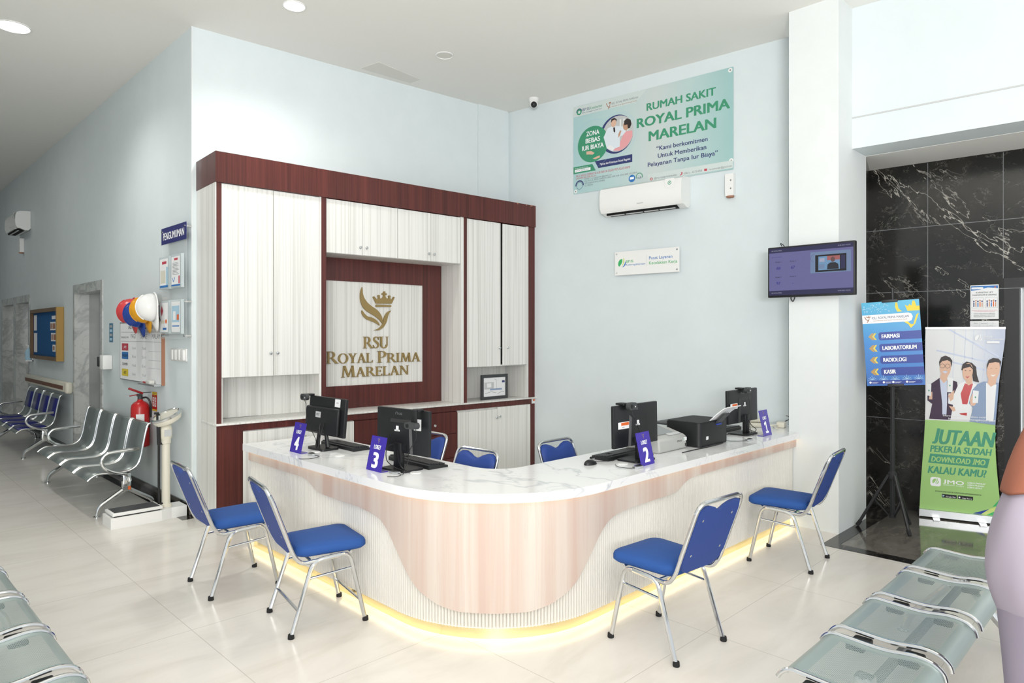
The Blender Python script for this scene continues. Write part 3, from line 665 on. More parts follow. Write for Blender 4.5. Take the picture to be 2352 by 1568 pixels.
mb.flat([(0, 3.585), (.26, 3.585), (.305, 3.505), (0, 3.505)], y, 0).rect(.018, .235, 3.522, 3.552, y-.0003, 2).text('Dengan Gotong Royong', .02, 3.56, .18, .012, y-.0003, 2).text('SEMUA TERTOLONG', .03, 3.53, .18, .014, y-.0006, 7)
mb.text('JIKA ANDA DIMINTAI IUR BIAYA OLEH PETUGAS KAMI', .035, 3.463, .71, .026, y, 3).text('LAPORKAN MELALUI :', .035, 3.438, .28, .020, y, 3)
mb.text('EMAIL : rsu.rpmarelan@gmail.com', .155, 3.418, .36, .018, y, 7).text('RSU. ROYAL PRIMA MARELAN (0822 6708 0184 ATAU 0895 1013 0843)', .155, 3.394, .68, .018, y, 7).text('BPJS KESEHATAN (1500400)', .155, 3.368, .27, .018, y, 7).text('KC. MEDAN', .155, 3.342, .11, .018, y, 7)
mb.ring(.085, 3.36, .038, .042, y, 1, 30).ring(.085, 3.365, .044, .058, y, 1, 24, -.1, PI+.1)
mb.ell(.77, 3.345, .04, .04, y, 4).rect(.745, .795, 3.335, 3.36, y-.0003, 2).ring(.86, 3.352, .034, .042, y, 0, 24, -.4, PI+.4).text('165', .86, 3.330, .05, .022, y-.0003, 1, 'c', .015)
mb.rect(.965, 1.895, 3.285, 3.36, y, 8).ring(1.005, 3.305, .008, .016, y-.0004, 3, 16).text('@rsu.royalprimamarelan', 1.04, 3.298, .26, .021, y-.0003, 7).flat([(1.345, 3.325), (1.365, 3.322), (1.36, 3.30), (1.335, 3.29), (1.335, 3.30), (1.352, 3.306)], y-.0004, 3).text('(061) - 42731858', 1.385, 3.298, .19, .021, y-.0003, 7).rect(1.60, 1.63, 3.297, 3.32, y-.0003, 3).text('rsu.rpmarelan@gmail.com', 1.65, 3.298, .235, .021, y-.0003, 7)
mb.build('printed_text', ['print_green', 'text_navy', 'text_white', 'text_red', 'blue_print', 'copper', 'skin', 'text_grey', 'light_print', 'pale_blue', 'teal_text'], t, ang=0)
# photograph of a doctor and a patient
mb = MB(); y = -.0044; cx_, cz_ = .592, 3.868
def clipc(poly, r=.197):
    out = []
    for p in poly:
        d = math.hypot(p[0]-cx_, p[1]-cz_)
        out.append(p if d <= r else (cx_+(p[0]-cx_)*r/d, cz_+(p[1]-cz_)*r/d))
    return out
mb.ell(cx_, cz_, .198, .198, y, 0, 40)
for k in range(3): mb.rect(.62+k*.045, .635+k*.045, 3.88, 4.02, y-.0002, 4)
mb.flat(clipc([(.41, 3.86), (.46, 3.95), (.53, 3.965), (.60, 3.95), (.68, 3.93), (.70, 3.85), (.62, 3.83), (.62, 3.71), (.53, 3.68), (.45, 3.73)]), y-.0004, 1)
mb.ell(.54, 3.995, .034, .045, y-.0006, 2).flat([(.505, 4.0), (.512, 4.045), (.55, 4.052), (.58, 4.03), (.575, 4.005), (.56, 4.03), (.525, 4.025)], y-.0008, 3)
mb.flat([(.535, 3.945), (.557, 3.945), (.562, 3.90), (.55, 3.885), (.54, 3.90)], y-.0008, 3)
mb.flat(clipc([(.62, 3.76), (.66, 3.84), (.70, 3.875), (.775, 3.87), (.79, 3.80), (.72, 3.70), (.62, 3.672), (.53, 3.69), (.56, 3.71), (.62, 3.72)]), y-.0006, 5)
mb.ell(.70, 3.935, .04, .05, y-.0007, 6).flat([(.675, 3.945), (.672, 3.99), (.71, 4.015), (.755, 3.99), (.765, 3.94), (.745, 3.90), (.72, 3.90), (.715, 3.945)], y-.0009, 3)
mb.flat([(.60, 3.86), (.625, 3.90), (.64, 3.89), (.62, 3.84), (.60, 3.82)], y-.0009, 6).flat(clipc([(.45, 3.74), (.50, 3.76), (.55, 3.715), (.52, 3.69)]), y-.0009, 7)
mb.build('printed_photo', ['light_grey', 'coat_white', 'skin', 'hair', 'white', 'pink_shirt', 'skin_dark', 'paper'], t, ang=0)

def make_ac(label, loc, rz):
    t = thing('air_conditioner', label, 'air conditioner', loc, rz, 'split air conditioners')
    W2 = .48
    prof = [(0, .045), (0, .325), (-.05, .325), (-.15, .315), (-.19, .295), (-.205, .25), (-.21, .15), (-.205, .09), (-.19, .055), (-.17, .035), (-.15, .04), (-.08, .012), (-.03, .012)]
    n = len(prof); mb = MB()
    v = [(-W2, p[0], p[1]) for p in prof]+[(W2, p[0], p[1]) for p in prof]
    mb.add(v, [tuple(range(n)), tuple(range(2*n-1, n-1, -1))]+[(i, i+n, (i+1) % n+n, (i+1) % n) for i in range(n)])
    mb.build('casing', 'white_gloss', t, ang=25)
    MB().box(-.41, .40, -.176, -.07, .008, .034).build('outlet', 'dark_void', t, ang=0)
    for a, b in ((-.40, -.2), (-.18, .02), (.04, .20), (.22, .39)):
        MB().box(a, b, -.165, -.145, .000, .012).build('louvre', 'light_grey', t, ang=0)
    MB().box(-.42, .41, -.205, -.182, .028, .036).build('flap', 'white_gloss', t, ang=0)
    mb = MB().text('SHARP', -.02, .085, .07, .012, -.2085, 0).rrect(.30, .41, .20, .30, .01, -.2105, 1).ring(.355, .255, .014, .02, -.2112, 2, 20).ell(.355, .255, .006, .006, -.2112, 2)
    mb.build('markings', ['mid_grey', 'white', 'teal_text'], t, ang=0, kind='stuff')
    return t
ac = make_ac('white split air conditioner under the teal banner', on(BAN, 1.952, .004, 2.93), BA)
LA_ = ang_of(LEFT)
dup(ac, on(LEFT, 3.02, .004, 3.34), LA_, 'white split air conditioner high on the corridor wall at far left')
def pipecover(label, loc, rz, s=1.):
    t = thing('pipe_cover', label, 'pipe cover', loc, rz, 'white pipe covers')
    MB().prism([(-.042*s, 0), (.042*s, 0), (.042*s, .215*s), (-.042*s, .215*s)], -.06, 0).build('duct', 'white', t, ang=0)
    MB().lathe([(.036, -.015), (.036, .0)], 16, X=Matrix.Translation((0, -.032, 0))).build('pipe_end', 'copper', t)
    for z in (.07, .15): MB().ell(0.015, z, .008, .008, -.0608).build('screw', 'mid_grey', t, ang=0)
pipecover('white pipe cover stub on the wall right of the air conditioner below the banner', on(BAN, 2.868, .002, 3.005), BA)
pipecover('white pipe cover stub under the air conditioner on the corridor wall', on(LEFT, 2.88, .002, 3.04), LA_, 1.1)
# acrylic sign
t = thing('wall_sign', 'small white acrylic sign with green leaf logo and steel standoffs below the air conditioner', 'sign', on(BAN, 1.563, .035), BA)
MB().box(0, .768, -.006, 0, 2.292, 2.55).build('plate', 'white_gloss', t, ang=0)
for x, z in ((.022, 2.525), (.742, 2.525), (.022, 2.318), (.742, 2.318)):
    MB().lathe([(.009, 0), (.009, .042)], 14, X=Matrix.Translation((x, .034, z))@Matrix.Rotation(PI/2, 4, 'X')).build('standoff', 'chrome', t)
mb = MB(); y = -.0066
def leaf(mb, x, z, s, y, a, b, c):
    mb.flat([(x+s*p, z+s*q) for p, q in ((0, .25), (.05, .55), (.25, .8), (.55, .88), (.58, .6), (.45, .3), (.2, 0), (.06, .08))], y, a)
    mb.flat([(x+s*p, z+s*q) for p, q in ((.45, 0), (.62, .3), (.68, .65), (.72, 1.05), (.84, .8), (.8, .45), (.66, .15), (.5, 0))], y, b)
    mb.flat([(x+s*p, z+s*q) for p, q in ((.5, -.1), (.72, .05), (.88, .3), (.95, .6), (1.02, .35), (.95, .1), (.75, -.06))], y, c)
leaf(mb, .04, 2.388, .095, y, 0, 1, 2)
mb.text('BPJS', .14, 2.425, .09, .028, y, 0, bold=.01).text('Ketenagakerjaan', .14, 2.393, .235, .022, y, 2).rect(.392, .394, 2.37, 2.49, y, 3).text('Pusat Layanan', .42, 2.442, .27, .034, y, 2, bold=.006).text('Kecelakaan Kerja', .42, 2.388, .325, .034, y, 0, bold=.006)
mb.build('printed_text', ['green', 'lime', 'blue_print', 'light_grey'], t, ang=0)
# queue display on the column
TVP = ((5.75, 2.595), (5.75, 1.872))
t = thing('wall_television', 'flat television showing queue numbers on the white column', 'television', (5.75, 2.592, 1.962), -PI/2)
MB().box(0, .715, 0, .045, 0, .435, bev=.006).build('housing', 'black', t)
MB().box(.2, .5, .045, .078, .1, .33).build('wall_bracket', 'black_matte', t, ang=0)
mb = MB(); y = -.001
mb.rect(.013, .702, .018, .422, y, 0).rect(.013, .702, .384, .422, y-.0004, 1).rect(.013, .702, .018, .058, y-.0004, 1)
mb.text('RSU ROYAL PRIMA', .035, .397, .09, .010, y-.0008, 3).text('RSU ROYAL PRIMA', .035, .034, .09, .010, y-.0008, 3).text('04-06-2025 10:22:53', .585, .40, .095, .009, y-.0008, 3).text('04-06-2025 10:22:53', .585, .033, .095, .009, y-.0008, 3)
mb.text('Antrian Loket', .035, .345, .09, .008, y-.0006, 2)
for x, z, k, nb in ((.095, .30, 'Konter 1', '68'), (.22, .30, 'Konter 2', '67'), (.095, .17, 'Konter 3', '97'), (.22, .17, 'Konter 4', '-')):
    mb.text(k, x, z, .05, .011, y-.0006, 6, 'c', .01).text(nb, x, z-.06, .034 if nb != '-' else .010, .026 if nb != '-' else .02, y-.0006, 2, 'c', .015)
mb.rect(.365, .685, .19, .365, y-.0005, 4).rect(.405, .65, .198, .338, y-.0009, 6).rect(.43, .60, .212, .325, y-.0012, 5).rect(.607, .64, .215, .325, y-.0012, 1)
mb.rect(.50, .60, .29, .325, y-.0014, 7).rect(.44, .48, .28, .31, y-.0014, 3).rect(.435, .48, .225, .26, y-.0014, 4).ring(.40, .315, .03, .034, y-.0008, 0, 14, PI/2, PI*1.4)
mb.ell(.545, .295, .017, .022, y-.0018, 8).flat([(.50, .215), (.503, .255), (.525, .27), (.565, .27), (.587, .255), (.592, .215)], y-.0017, 9)
mb.build('screen_image', ['screen', 'screen_dark', 'screen_text', 'screen_white', 'screen_teal', 'screen_video', 'screen_black', 'screen_red', 'screen_skin', 'screen_shirt'], t, ang=0)
MB().tube(bez([(.13, .06, .42), (.115, .05, .455), (.09, .05, .47), (.10, .06, .445)], 6), .004, 6).build('cable', 'dark_grey', t)
MB().tube(bez([(.19, .05, .02), (.18, .055, -.01), (.195, .06, -.035), (.21, .065, .0)], 6), .005, 6).build('cable', 'dark_grey', t)

# ------------------------------------------------------------------ lift lobby
DA = ang_of(DARK)
t = thing('wall_notice', 'white lift capacity notice with cartoon people on the dark marble', 'notice', on(DARK, .808, .002), DA)
MB().box(0, .205, -.002, 0, 1.778, 2.078).build('sheet', 'paper', t, ang=0)
mb = MB(); y = -.0026
mb.flat([(.005, 2.07), (.2, 2.07), (.2, 2.045), (.13, 2.055), (.06, 2.035), (.005, 2.03)], y, 0).rrect(.008, .095, 2.042, 2.06, .008, y-.0003, 1).ell(.18, 2.055, .006, .006, y-.0003, 2)
mb.text('KAPASITAS LIFT', .103, 2.006, .125, .013, y, 3, 'c', .012).text('MAKSIMUM 8 ORANG', .103, 1.984, .175, .013, y, 3, 'c', .012)
for a, b in ((.01, .098), (.107, .197)):
    mb.rect(a, b, 1.875, 1.968, y, 4).rect(a+.003, b-.003, 1.878, 1.965, y-.0002, 1)
    for i in range(5): mb.rect(a+.012+i*.015, a+.02+i*.015, 1.886, 1.925+.006*(i % 2), y-.0004, [5, 6, 0, 2, 6][i]).ell(a+.016+i*.015, 1.935+.006*(i % 2), .006, .007, y-.0004, 6 if i % 2 else 5)
mb.text('DILARANG MEMAKSAKAN MASUK JIKA LIFT PENUH', .103, 1.852, .185, .007, y, 7, 'c').text('ATAU MELEBIHI KAPASITAS MAKSIMAL', .103, 1.842, .15, .006, y, 7, 'c')
for i, s in enumerate(('UNTUK KESELAMATAN BERSAMA,', 'HINDARI TINDAKAN YANG DAPAT', 'MENGGANGGU KESTABILAN LIFT')): mb.text(s, .103, 1.823-i*.014, .155, .008, y, 3, 'c')
mb.build('printed_text', ['blue_print', 'paper', 'orange', 'text_black', 'light_grey', 'text_navy', 'skin_dark', 'text_red'], t, ang=0)
t = thing('wall_notice', 'white paper notice partly hidden behind the top of the green roll up banner', 'notice', on(DARK, .806, .002), DA)
MB().box(0, .208, -.002, 0, 1.49, 1.762).build('sheet', 'paper', t, ang=0)
mb = MB()
for x in (.07, .125, .165): mb.rect(x, x+.001, 1.70, 1.75, -.0025)
for z in (1.735, 1.716, 1.70): mb.rect(.02, .19, z, z+.001, -.0025)
mb.text('RSU', .03, 1.738, .025, .009, -.0026).text('PERATURAN', .08, 1.738, .04, .007, -.0026).text('LIFT', .14, 1.72, .02, .006, -.0026)
mb.build('printed_text', 'text_grey', t, ang=0)
# roll up banner
RU = ((6.928, 1.715), (7.096, 1.135)); RA = ang_of(RU)
t = thing('rollup_banner', 'tall green and white roll up banner of three smiling people beside the lift', 'banner', (RU[0][0], RU[0][1], 0), RA)
MB().prism([(0, .014), (.602, .014), (.602, .075), (0, .075)], -.04, .06).box(-.004, 0, -.042, .062, .01, .08).box(.602, .606, -.042, .062, .01, .08).build('base', 'aluminium', t)
for x in (.10, .44): MB().zprism([(x, -.14), (x+.05, -.14), (x+.055, .04), (x-.005, .04)], .002, .012).build('foot', 'aluminium', t)
MB().box(.045, .632, -.012, .012, 1.69, 1.708).build('top_rail', 'aluminium', t, ang=0)
MB().tube([(.31, .035, .06), (.31, .035, 1.70)], .008).build('support_pole', 'dark_grey', t)
def wx(u, z):                                           # the sheet narrows a little where its edges curl back
    q = max(0, (z-.08)/1.61); a = .0+.046*q+.035*math.sin(PI*q)**2*.55; b = .602+.03*q-.055*abs(math.sin(PI*min(1, q*1.05)))**1.2
    return a+(b-a)*u
def rp(pts): return [(wx(p[0], p[1]), p[1]) for p in pts]
zs = [.075+(1.695-.075)*i/24 for i in range(25)]
def sheet(z0, z1, y, mi, u0=0., u1=1.):
    zz = [z0+(z1-z0)*i/10 for i in range(11)]; v = []
    for z in zz: v += [(wx(u0, z), y, z), (wx(u1, z), y, z)]
    return v, [(2*i, 2*i+1, 2*i+3, 2*i+2) for i in range(10)]
mb = MB(); mb.add(*sheet(.875, 1.695, 0, 0)); mb.build('photo_print', 'rollup_photo', t, ang=0)
mb = MB(); mb.add(*sheet(.075, .8755, -.0002, 0)); mb.build('green_print', 'rollup_green', t, ang=0)
mb = MB(); y = -.0015
def rf(pts, k, mi): mb.flat(rp(pts), y-.0004*k, mi)
# background of the photo
for a, b in (((.3, 1.69), (.95, 1.45)), ((.15, 1.5), (1., 1.38)), ((.35, 1.4), (.9, 1.32))): mb.line(rp([a, b]), .012, y, 12)
for u in (.38, .52, .62, .78): mb.line(rp([(u, 1.0), (u, 1.69)]), .003, y, 12)
def el(u, z, ru, rz, k, mi, n=24): mb.flat([(wx(u+ru*math.cos(2*PI*i/n), z+rz*math.sin(2*PI*i/n)), z+rz*math.sin(2*PI*i/n)) for i in range(n)], y-.0004*k, mi)
# man on the left
rf([(.06, .885), (.1, 1.02), (.03, 1.05), (.03, 1.1), (.08, 1.2), (.2, 1.255), (.33, 1.245), (.44, 1.225), (.46, 1.17), (.42, 1.05), (.44, .885)], 1, 0)
rf([(.20, 1.25), (.245, 1.02), (.25, .93), (.31, .93), (.315, 1.05), (.30, 1.25)], 2, 1)
rf([(.205, 1.25), (.22, 1.30), (.31, 1.30), (.31, 1.245), (.26, 1.21)], 3, 2)
el(.275, 1.35, .075, .085, 4, 2)
rf([(.195, 1.36), (.19, 1.40), (.215, 1.44), (.27, 1.455), (.33, 1.44), (.365, 1.41), (.355, 1.35), (.34, 1.40), (.30, 1.415), (.23, 1.405), (.205, 1.385)], 5, 3)
for u in (.235, .305): mb.ring(wx(u, 1.362), 1.362, .017, .0195, y-.0024, 3, 18)
rf([(.235, 1.31), (.275, 1.318), (.31, 1.31), (.275, 1.296)], 6, 1)
rf([(.015, 1.20), (.085, 1.195), (.08, 1.09), (.01, 1.095)], 6, 5); rf([(.065, 1.12), (.10, 1.13), (.10, 1.06), (.05, 1.06)], 5, 2)
# woman in the middle
rf([(.37, .885), (.40, 1.02), (.33, 1.03), (.33, 1.12), (.41, 1.12), (.46, 1.20), (.54, 1.23), (.64, 1.225), (.72, 1.20), (.74, 1.10), (.66, 1.0), (.68, .885)], 6, 5)
rf([(.55, 1.215), (.50, 1.12), (.53, 1.03), (.60, 1.03), (.62, 1.1), (.66, 1.215), (.6, 1.20)], 7, 4)
rf([(.56, 1.22), (.565, 1.27), (.645, 1.27), (.65, 1.215), (.60, 1.195)], 8, 2)
rf([(.49, 1.33), (.50, 1.38), (.55, 1.405), (.62, 1.395), (.68, 1.36), (.70, 1.29), (.74, 1.225), (.66, 1.235), (.635, 1.30)], 8, 3)
el(.575, 1.315, .068, .078, 9, 2)
rf([(.50, 1.34), (.53, 1.385), (.60, 1.385), (.65, 1.33), (.60, 1.36)], 10, 3)
rf([(.545, 1.275), (.58, 1.272), (.61, 1.28), (.58, 1.258)], 11, 4)
for u in (.545, .605): el(u, 1.325, .011, .0035, 11, 3, 12)
rf([(.40, .985), (.66, .995), (.66, .955), (.45, .955)], 9, 5); rf([(.34, 1.01), (.42, 1.0), (.44, .97), (.40, .96)], 10, 2); rf([(.49, .948), (.60, .955), (.60, .93), (.52, .935)], 10, 4)
rf([(.325, 1.10), (.37, 1.13), (.41, 1.15), (.40, 1.07), (.36, 1.05)], 7, 2); rf([(.305, 1.262), (.385, 1.258), (.385, 1.13), (.31, 1.13)], 9, 5)
# man on the right
rf([(.64, .88), (.68, 1.0), (.62, 1.04), (.66, 1.16), (.72, 1.21), (.80, 1.235), (1., 1.225), (1., .86)], 10, 6)
rf([(.83, 1.225), (.86, 1.0), (.87, .9), (.97, .89), (.97, 1.21)], 11, 5)
rf([(.85, 1.22), (.86, 1.28), (.96, 1.28), (.96, 1.215), (.90, 1.19)], 12, 2)
el(.905, 1.335, .082, .095, 13, 2)
rf([(.82, 1.34), (.815, 1.38), (.83, 1.42), (.88, 1.44), (.95, 1.435), (.99, 1.41), (.985, 1.36), (.97, 1.40), (.92, 1.405), (.84, 1.395)], 14, 3)
rf([(.875, 1.295), (.91, 1.292), (.95, 1.298), (.91, 1.278)], 14, 5)
for u in (.875, .94): el(u, 1.35, .014, .003, 14, 7, 12)
rf([(.63, 1.06), (.66, 1.13), (.72, 1.12), (.74, 1.06), (.70, 1.02), (.65, 1.02)], 12, 2); rf([(.665, 1.155), (.745, 1.15), (.745, 1.045), (.67, 1.045)], 13, 5)
for u, z in ((.05, 1.14), (.345, 1.19), (.705, 1.095)): el(u, z, .009, .008, 15, 13, 12)
# lettering on the photo
leaf(mb, wx(.63, 1.585), 1.59, .055, y-.006, 5, 5, 5)
mb.text('BPJS', wx(.75, 1.61), 1.615, .055, .016, y-.006, 5, bold=.02).text('Ketenagakerjaan', wx(.75, 1.59), 1.597, .135, .012, y-.006, 5, bold=.01)
mb.rrect(wx(.78, 1.57), wx(.94, 1.57), 1.567, 1.585, .009, y-.006, 5)
mb.text('Informasi lebih lanjut akses melalui', wx(.26, .92), .915, .33, .016, y-.0066, 5, bold=.008).text('http://www.bpjsketenagakerjaan.go.id', wx(.34, .89), .89, .34, .017, y-.0066, 5, bold=.012)
mb.build('printed_people', ['suit_dark', 'shirt', 'skin', 'hair', 'red', 'paper', 'suit_blue', 'skin_dark', 'text_black', 'white', 'green', 'blue_print', 'shirt', 'teal_text'], t, ang=0)
mb = MB(); y = -.0012
mb.text('JUTAAN', .095, .667, .45, .135, y, 0, bold=.05, shear=.18).text('PEKERJA SUDAH', .08, .592, .45, .06, y, 0, bold=.04, shear=.15)
mb.flat([(.082, .574), (.522, .565), (.505, .482), (.066, .492)], y, 0).text('DOWNLOAD JMO', .088, .504, .40, .05, y-.0004, 1, bold=.04, shear=.15)
mb.text('KALAU KAMU?', .063, .40, .43, .066, y, 0, bold=.042, shear=.15)
mb.rrect(.083, .163, .285, .365, .018, y, 2); leaf(mb, .097, .31, .05, y-.0004, 1, 1, 1)
mb.text('JMO', .18, .315, .155, .036, y, 2, bold=.02).text('JAMSOSTEK MOBILE', .18, .30, .155, .009, y, 2)
for i, s in enumerate(('LEBIH LENGKAP', 'LEBIH MUDAH', 'LEBIH CEPAT')): mb.text(s, .36, .335-i*.02, .13-.012*i, .013, y, 2, bold=.02, shear=.2)
mb.text('DOWNLOAD UNTUK DAPATKAN KEMUDAHANNYA!', .12, .236, .34, .013, y, 3, bold=.01, shear=.15)
for x, s in ((.17, 'Google Play'), (.29, 'App Store')):
    mb.rrect(x, x+.112, .19, .222, .004, y, 3).text(s, x+.032, .196, .072, .012, y-.0004, 2, bold=.01)
mb.flat([(.176, .197), (.176, .216), (.192, .206)], y-.0004, 4).ell(.302, .205, .007, .008, y-.0004, 2, 14)
mb.flat([(.40, .078), (.52, .13), (.46, .078)], y, 5).flat([(.46, .078), (.52, .13), (.597, .17), (.597, .14), (.50, .078)], y, 6).flat([(.50, .078), (.597, .14), (.598, .078)], y, 7).flat([(.54, .15), (.597, .23), (.597, .172)], y, 8)
mb.build('printed_text', ['green_dark', 'rollup_green', 'text_white', 'text_black', 'pale_blue', 'bpjs_blue', 'lime', 'green', 'green'], t, ang=0)
# directory stand
dx_, dy_ = 6.318, 1.765; vx = math.atan2(dy_, dx_)
t = thing('directory_stand', 'blue department direction sign clipped on a black tripod stand by the column', 'sign stand', (dx_, dy_, 0), vx-PI/2)
MB().tube([(0, 0, .10), (0, 0, .80)], .019, 12).tube([(0, 0, .79), (0, 0, 1.42)], .016, 12).tube([(0, 0, 1.4), (0, 0, 2.03)], .011, 10).build('pole', 'black', t)
MB().lathe([(.03, .42), (.034, .43), (.034, .47), (.02, .49)], 14).lathe([(.026, .095), (.026, .125)], 14).build('collar', 'black_matte', t)
R3 = Matrix.Rotation(-(vx-PI/2), 3, 'Z')
for fx, fy in ((6.20, 2.0), (6.17, 1.60), (6.545, 1.70)):
    p = R3@Vector((fx-dx_, fy-dy_, 0)); n_ = p.normalized()
    lg = MB().tube([n_*.03+Vector((0, 0, .455)), p+Vector((0, 0, .02))], .0125, 10).build('leg', 'black', t)
    MB().tube([p*.93+Vector((0, 0, .05)), p*1.03+Vector((0, 0, .008))], .016, 10).build('rubber_foot', 'rubber', lg)
    MB().tube([n_*.026+Vector((0, 0, .11)), p*.52+Vector((0, 0, .24))], .007, 6).build('brace', 'black', t)
X = Matrix.Translation((.0, -.035, 1.57))@Matrix.Rotation(math.radians(-3.6), 4, 'Y')
mb = MB(); mb.box(-.213, .213, -.004, .003, -.355, .355, X=X)
bd = MB().box(-.213, .213, -.004, .003, -.355, .355).build('board', 'directory_print', t, ang=0); bd.matrix_local = X
mb = MB(); y = -.0046
mb.flat([(.04, .34), (.055, .34), (.06, .29), (.085, .262), (.05, .262), (.037, .30)], y, 1)
mb.flat([(.125, .262), (.108, .315), (.13, .302), (.142, .32), (.155, .302), (.165, .345), (.18, .345), (.19, .30), (.213, .30), (.213, .262)], y, 1).flat([(.08, .185), (.12, .175), (.145, .15), (.16, .15), (.185, .23), (.205, .24), (.172, .15), (.14, .12), (.125, .15)], y, 1)
mb.flat([(-.213, .175), (-.213, .248), (.13, .248), (.15, .24), (.16, .215), (.15, .185), (.13, .175)], y-.0004, 0)
mb.line([(-.195, .235), (-.185, .212), (-.165, .198)], .006, y-.0008, 2).line([(-.16, .22), (-.168, .2), (-.178, .185)], .006, y-.0008, 2).flat([(-.178, .225), (-.184, .238), (-.17, .232), (-.165, .243), (-.16, .232), (-.148, .238), (-.154, .225)], y-.0008, 2)
mb.text('RSU. ROYAL PRIMA MARELAN', -.14, .21, .272, .021, y-.0008, 3).text('Kami Merawat Anda Seperti Keluarga Kami Sendiri', -.13, .192, .25, .010, y-.0008, 2, shear=.2)
for i, (s, w) in enumerate((('FARMASI', .133), ('LABORATORIUM', .25), ('RADIOLOGI', .17), ('KASIR', .088))):
    z = .063-i*.1
    mb.flat([(-.088, z-.034), (-.10, z-.022), (-.10, z+.022), (-.088, z+.034), (.213, z+.034), (.213, z-.034)], y, 4)
    mb.text(s, -.078, z-.017, w, .034, y-.0005, 0, bold=.045)
    mb.flat([(-.178, z), (-.15, z+.028), (-.132, z+.028), (-.15, z), (-.132, z-.028), (-.15, z-.028)], y, 5).flat([(-.148, z), (-.128, z+.028), (-.116, z+.028), (-.134, z), (-.116, z-.028), (-.128, z-.028)], y, 1)
mb.rrect(-.198, .195, -.342, -.31, .014, y-.0004, 4)
for x in (-.185, -.085, -.015, .085): mb.ell(x, -.326, .009, .009, y-.0008, 0, 14).rect(x+.013, x+.06, -.327, -.324, y-.0008, 0).rect(x+.013, x+.05, -.334, -.332, y-.0008, 0)
for k in range(5):
    x = -.17+k*.085
    for q in range(7): a = PI*q/6; mb.line([(x, -.305), (x+.034*math.cos(a), -.305+.03*math.sin(a)*(1.3 if q == 3 else 1))], .0025, y-.0002, 7)
for k in range(60): mb.ell(-.205+random.random()*.2, .265+random.random()*.075, .004, .003, y-.0002, 7, 6)
o = mb.build('printed_text', ['paper', 'yellow', 'copper', 'text_navy', 'panel_blue', 'gold_frame', 'lime', 'pale_blue'], t, ang=0); o.matrix_local = X
for z in (.345, -.365):
    o = MB().box(-.058, .06, -.018, .02, z, z+.024, bev=.004).build('clip', 'black', t); o.matrix_local = X

# ------------------------------------------------------------------ things on the counter
def cord(pts, r, par, m='black', name='cable', n=6): return MB().tube(bez(pts, n), r, 6).build(name, m, par)
def loket(n, x, y, rz, label):
    t = thing('counter_sign', label, 'sign', (x, y, ZT), rz, 'purple queue number signs on the counter')
    X = Matrix.Rotation(math.radians(-12.5), 4, 'X')
    o = MB().box(-.081, .081, 0, .003, .001, .213, X=X).box(-.081, .081, 0, .055, 0, .003).build('stand', 'sign_purple', t, ang=0)
    mb = MB(); y = -.0006
    mb.text('LOKET', 0, .135, .075, .026, y, 0, 'c', .045)
    if n == 1: mb.rect(-.008, .012, .024, .118, y, 0).flat([(-.008, .118), (-.03, .104), (-.03, .086), (-.008, .098)], y-.0001, 0).rect(-.028, .032, .022, .038, y-.0002, 0)
    else: mb.text(str(n), 0, .022, .064, .095, y, 0, 'c', .055)
    mb.line([(-.01, .202), (-.004, .188), (.004, .18)], .003, y, 1).line([(.012, .192), (.006, .182), (.0, .172)], .003, y, 1).rect(.002, .012, .194, .2, y, 1)
    p = mb.build('printed_text', ['text_white', 'gold_letter'], t, ang=0); p.matrix_local = X
loket(4, 2.312, 4.50, -PI/2, 'purple counter sign with the number 4 at the left end of the counter')
loket(3, 2.344, 3.555, -PI/2, 'purple counter sign with the number 3 in front of the left middle monitor')
loket(2, 3.708, 2.463, .05, 'purple counter sign with the number 2 in front of the right middle monitor')
loket(1, 5.485, 2.47, .03, 'purple counter sign with the number 1 near the white column')

